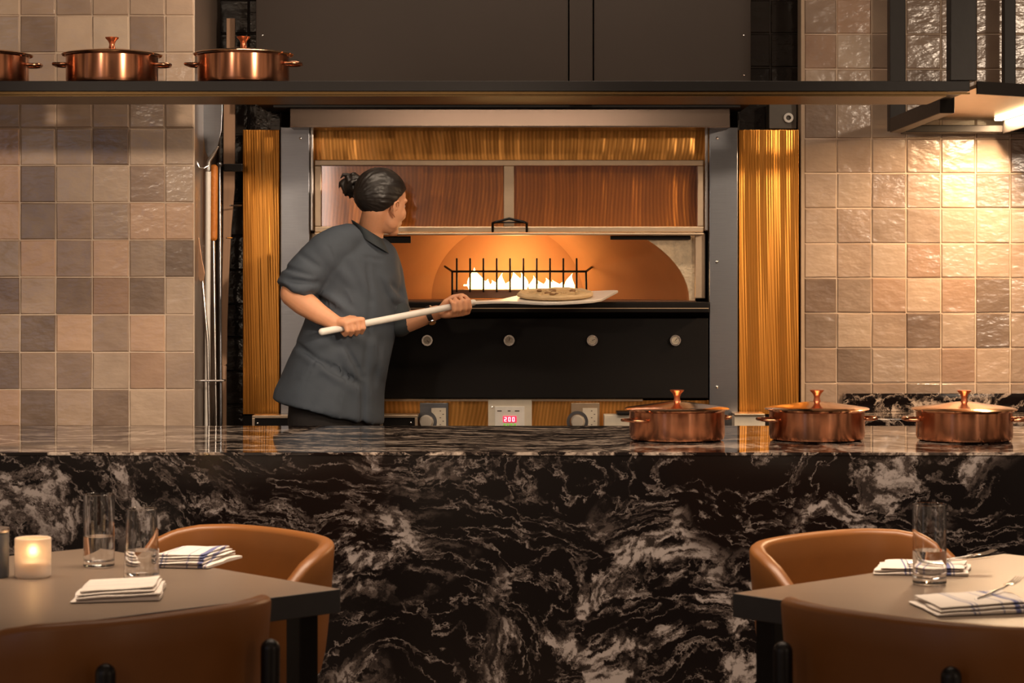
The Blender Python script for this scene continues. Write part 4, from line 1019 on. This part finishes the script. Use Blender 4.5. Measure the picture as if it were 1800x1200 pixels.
o = b.link('cheese', M_TOP, pz, smooth=True); o.matrix_local = PM
b = BM()
for k in range(9):
    a, r_ = rnd.uniform(0, 2 * PI), .09 * math.sqrt(rnd.random()); b.ell((r_ * math.cos(a), r_ * math.sin(a), .020), (rnd.uniform(.008, .016), rnd.uniform(.008, .012), .005), sub=2)
o = b.link('topping', M_TOPD, pz, smooth=True); o.matrix_local = PM; o['kind'] = 'stuff'

# ---------------------------------------------------------------- light
def area(name, loc, tgt, w, h_, col, e, spread=180):
    l = bpy.data.lights.new(name, 'AREA'); l.shape = 'RECTANGLE'; l.size = w; l.size_y = h_; l.energy = e; l.color = col; l.spread = math.radians(spread)
    o = bpy.data.objects.new(name, l); C.objects.link(o); o.location = loc; o.rotation_euler = (Vector(tgt) - Vector(loc)).to_track_quat('-Z', 'Y').to_euler(); return o
def spot(name, loc, tgt, e, col, ang, blend=.5, r=.05):
    l = bpy.data.lights.new(name, 'SPOT'); l.energy = e; l.color = col; l.spot_size = math.radians(ang); l.spot_blend = blend; l.shadow_soft_size = r
    o = bpy.data.objects.new(name, l); C.objects.link(o); o.location = loc; o.rotation_euler = (Vector(tgt) - Vector(loc)).to_track_quat('-Z', 'Y').to_euler(); return o
def point(name, loc, e, col, r=.05):
    l = bpy.data.lights.new(name, 'POINT'); l.energy = e; l.color = col; l.shadow_soft_size = r
    o = bpy.data.objects.new(name, l); C.objects.link(o); o.location = loc; return o
WARM = (1, .775, .57); WARMER = (1, .66, .38)
area('ceiling_light_left', (-1.6, 5.1, 3.2), (-1.6, 6.15, 0), 1.6, .6, WARM, 24, 95)
area('ceiling_light_middle', (.1, 5.1, 3.2), (.1, 6.15, 0), 1.6, .6, WARM, 30, 95)
area('ceiling_light_right', (1.7, 5.1, 3.2), (1.7, 6.15, 0), 1.6, .6, WARM, 24, 95)
spot('wall_and_cook_spot', (2.9, 1.6, 2.75), (-1.7, 7.9, 1.75), 1150, WARM, 22, .7, .12)
spot('wall_and_cook_spot', (-2.7, 2.4, 2.8), (-.35, 8.0, 1.6), 120, WARM, 22, .7, .12)  # added key light on the cook, from the upper left
spot('wall_and_cook_spot', (3.7, 1.6, 2.75), (1.75, 8.4, 1.7), 320, WARM, 26, .6, .12)
for k in range(6): spot('downlight', (-.55 + .21 * k, 5.2, 3.15), (-.62 + .25 * k, 8.3, 1.85), 8, WARM, 24, .6, .09)
area('added_cook_light', (0, 7.55, 2.9), (0, 7.9, 1.2), 2.0, .12, WARM, 18)  # added strip without a fixture: top light on head, shoulders and arms
area('led_light', (1.86, 7.8, 2.032), (1.86, 7.8, 0), .03, .9, WARMER, 30)
spot('table_spot', (2.1, 4.8, 3.1), (1.6, 4.80, .75), 165, (1, .74, .42), 26, .8)
spot('table_spot', (-.95, 4.9, 3.1), (-.95, 4.80, .75), 78, WARM, 30, .8)  # added to brighten the left table and its napkins
spot('table_spot', (1.0, 4.9, 3.1), (1.05, 4.80, .75), 60, WARM, 30, .8)  # matching spot added to brighten the right table
area('window_light', (-3.4, 1.0, 1.9), (-.2, 7.5, 1.0), .5, 1.6, (.50, .65, 1), 4)
area('reflection_strip', (3.2, 1.5, 1.8), (.5, 7, 1), .35, 1.6, WARM, 5)  # unseen warm strip added so the pots reflect upright bands
area('reflection_strip', (-1.6, -.5, 2.0), (0, 7, 1), .3, 1.6, WARM, 5)  # second added strip, behind the camera, for the copper reflections
dbv = 8.45
point('fire_glow', (0 + (905 - CX) * 9 / F, 8.90, 1.52), 2.3, (1, .60, .27), .06)
point('candle_glow', tuple(Vector(cd.location) + Vector((0, 0, .060))), .35, (1, .55, .22), .008)
w = bpy.data.worlds.new('world'); bpy.context.scene.world = w; w.use_nodes = True
bg = w.node_tree.nodes['Background']; bg.inputs[1].default_value = 1.
for m_ in (M_POT,):
    nt_ = m_.node_tree; tg = nt_.nodes.new('ShaderNodeTangent'); tg.direction_type = 'RADIAL'; tg.axis = 'Z'; bs = nt_.nodes['Principled BSDF']
    nt_.links.new(tg.outputs[0], bs.inputs['Tangent']); bs.inputs['Anisotropic'].default_value = .8; bs.inputs['Anisotropic Rotation'].default_value = .25; bs.inputs['Roughness'].default_value = .24
wn = w.node_tree; tc_ = wn.nodes.new('ShaderNodeTexCoord'); mp_ = wn.nodes.new('ShaderNodeMapping'); mp_.inputs['Scale'].default_value = (2.6, 2.6, .5); mp_.inputs['Location'].default_value = (.7, .2, 0)
wn.links.new(tc_.outputs['Generated'], mp_.inputs[0]); nz = wn.nodes.new('ShaderNodeTexNoise'); nz.inputs['Scale'].default_value = 1.9; nz.inputs['Detail'].default_value = 2; wn.links.new(mp_.outputs[0], nz.inputs['Vector'])
wr = ramp(wn, [(.36, (.030, .020, .016)), (.48, (.10, .070, .048)), (.54, (.20, .135, .085)), (.60, (.62, .42, .27)), (.66, (.13, .12, .13))]); wn.links.new(nz.outputs['Fac'], wr.inputs[0]); wn.links.new(wr.outputs[0], bg.inputs[0])
vs = bpy.context.scene.view_settings; vs.view_transform = 'Standard'; vs.look = 'None'; vs.exposure = .2; vs.gamma = 1; vs.use_curve_mapping = False
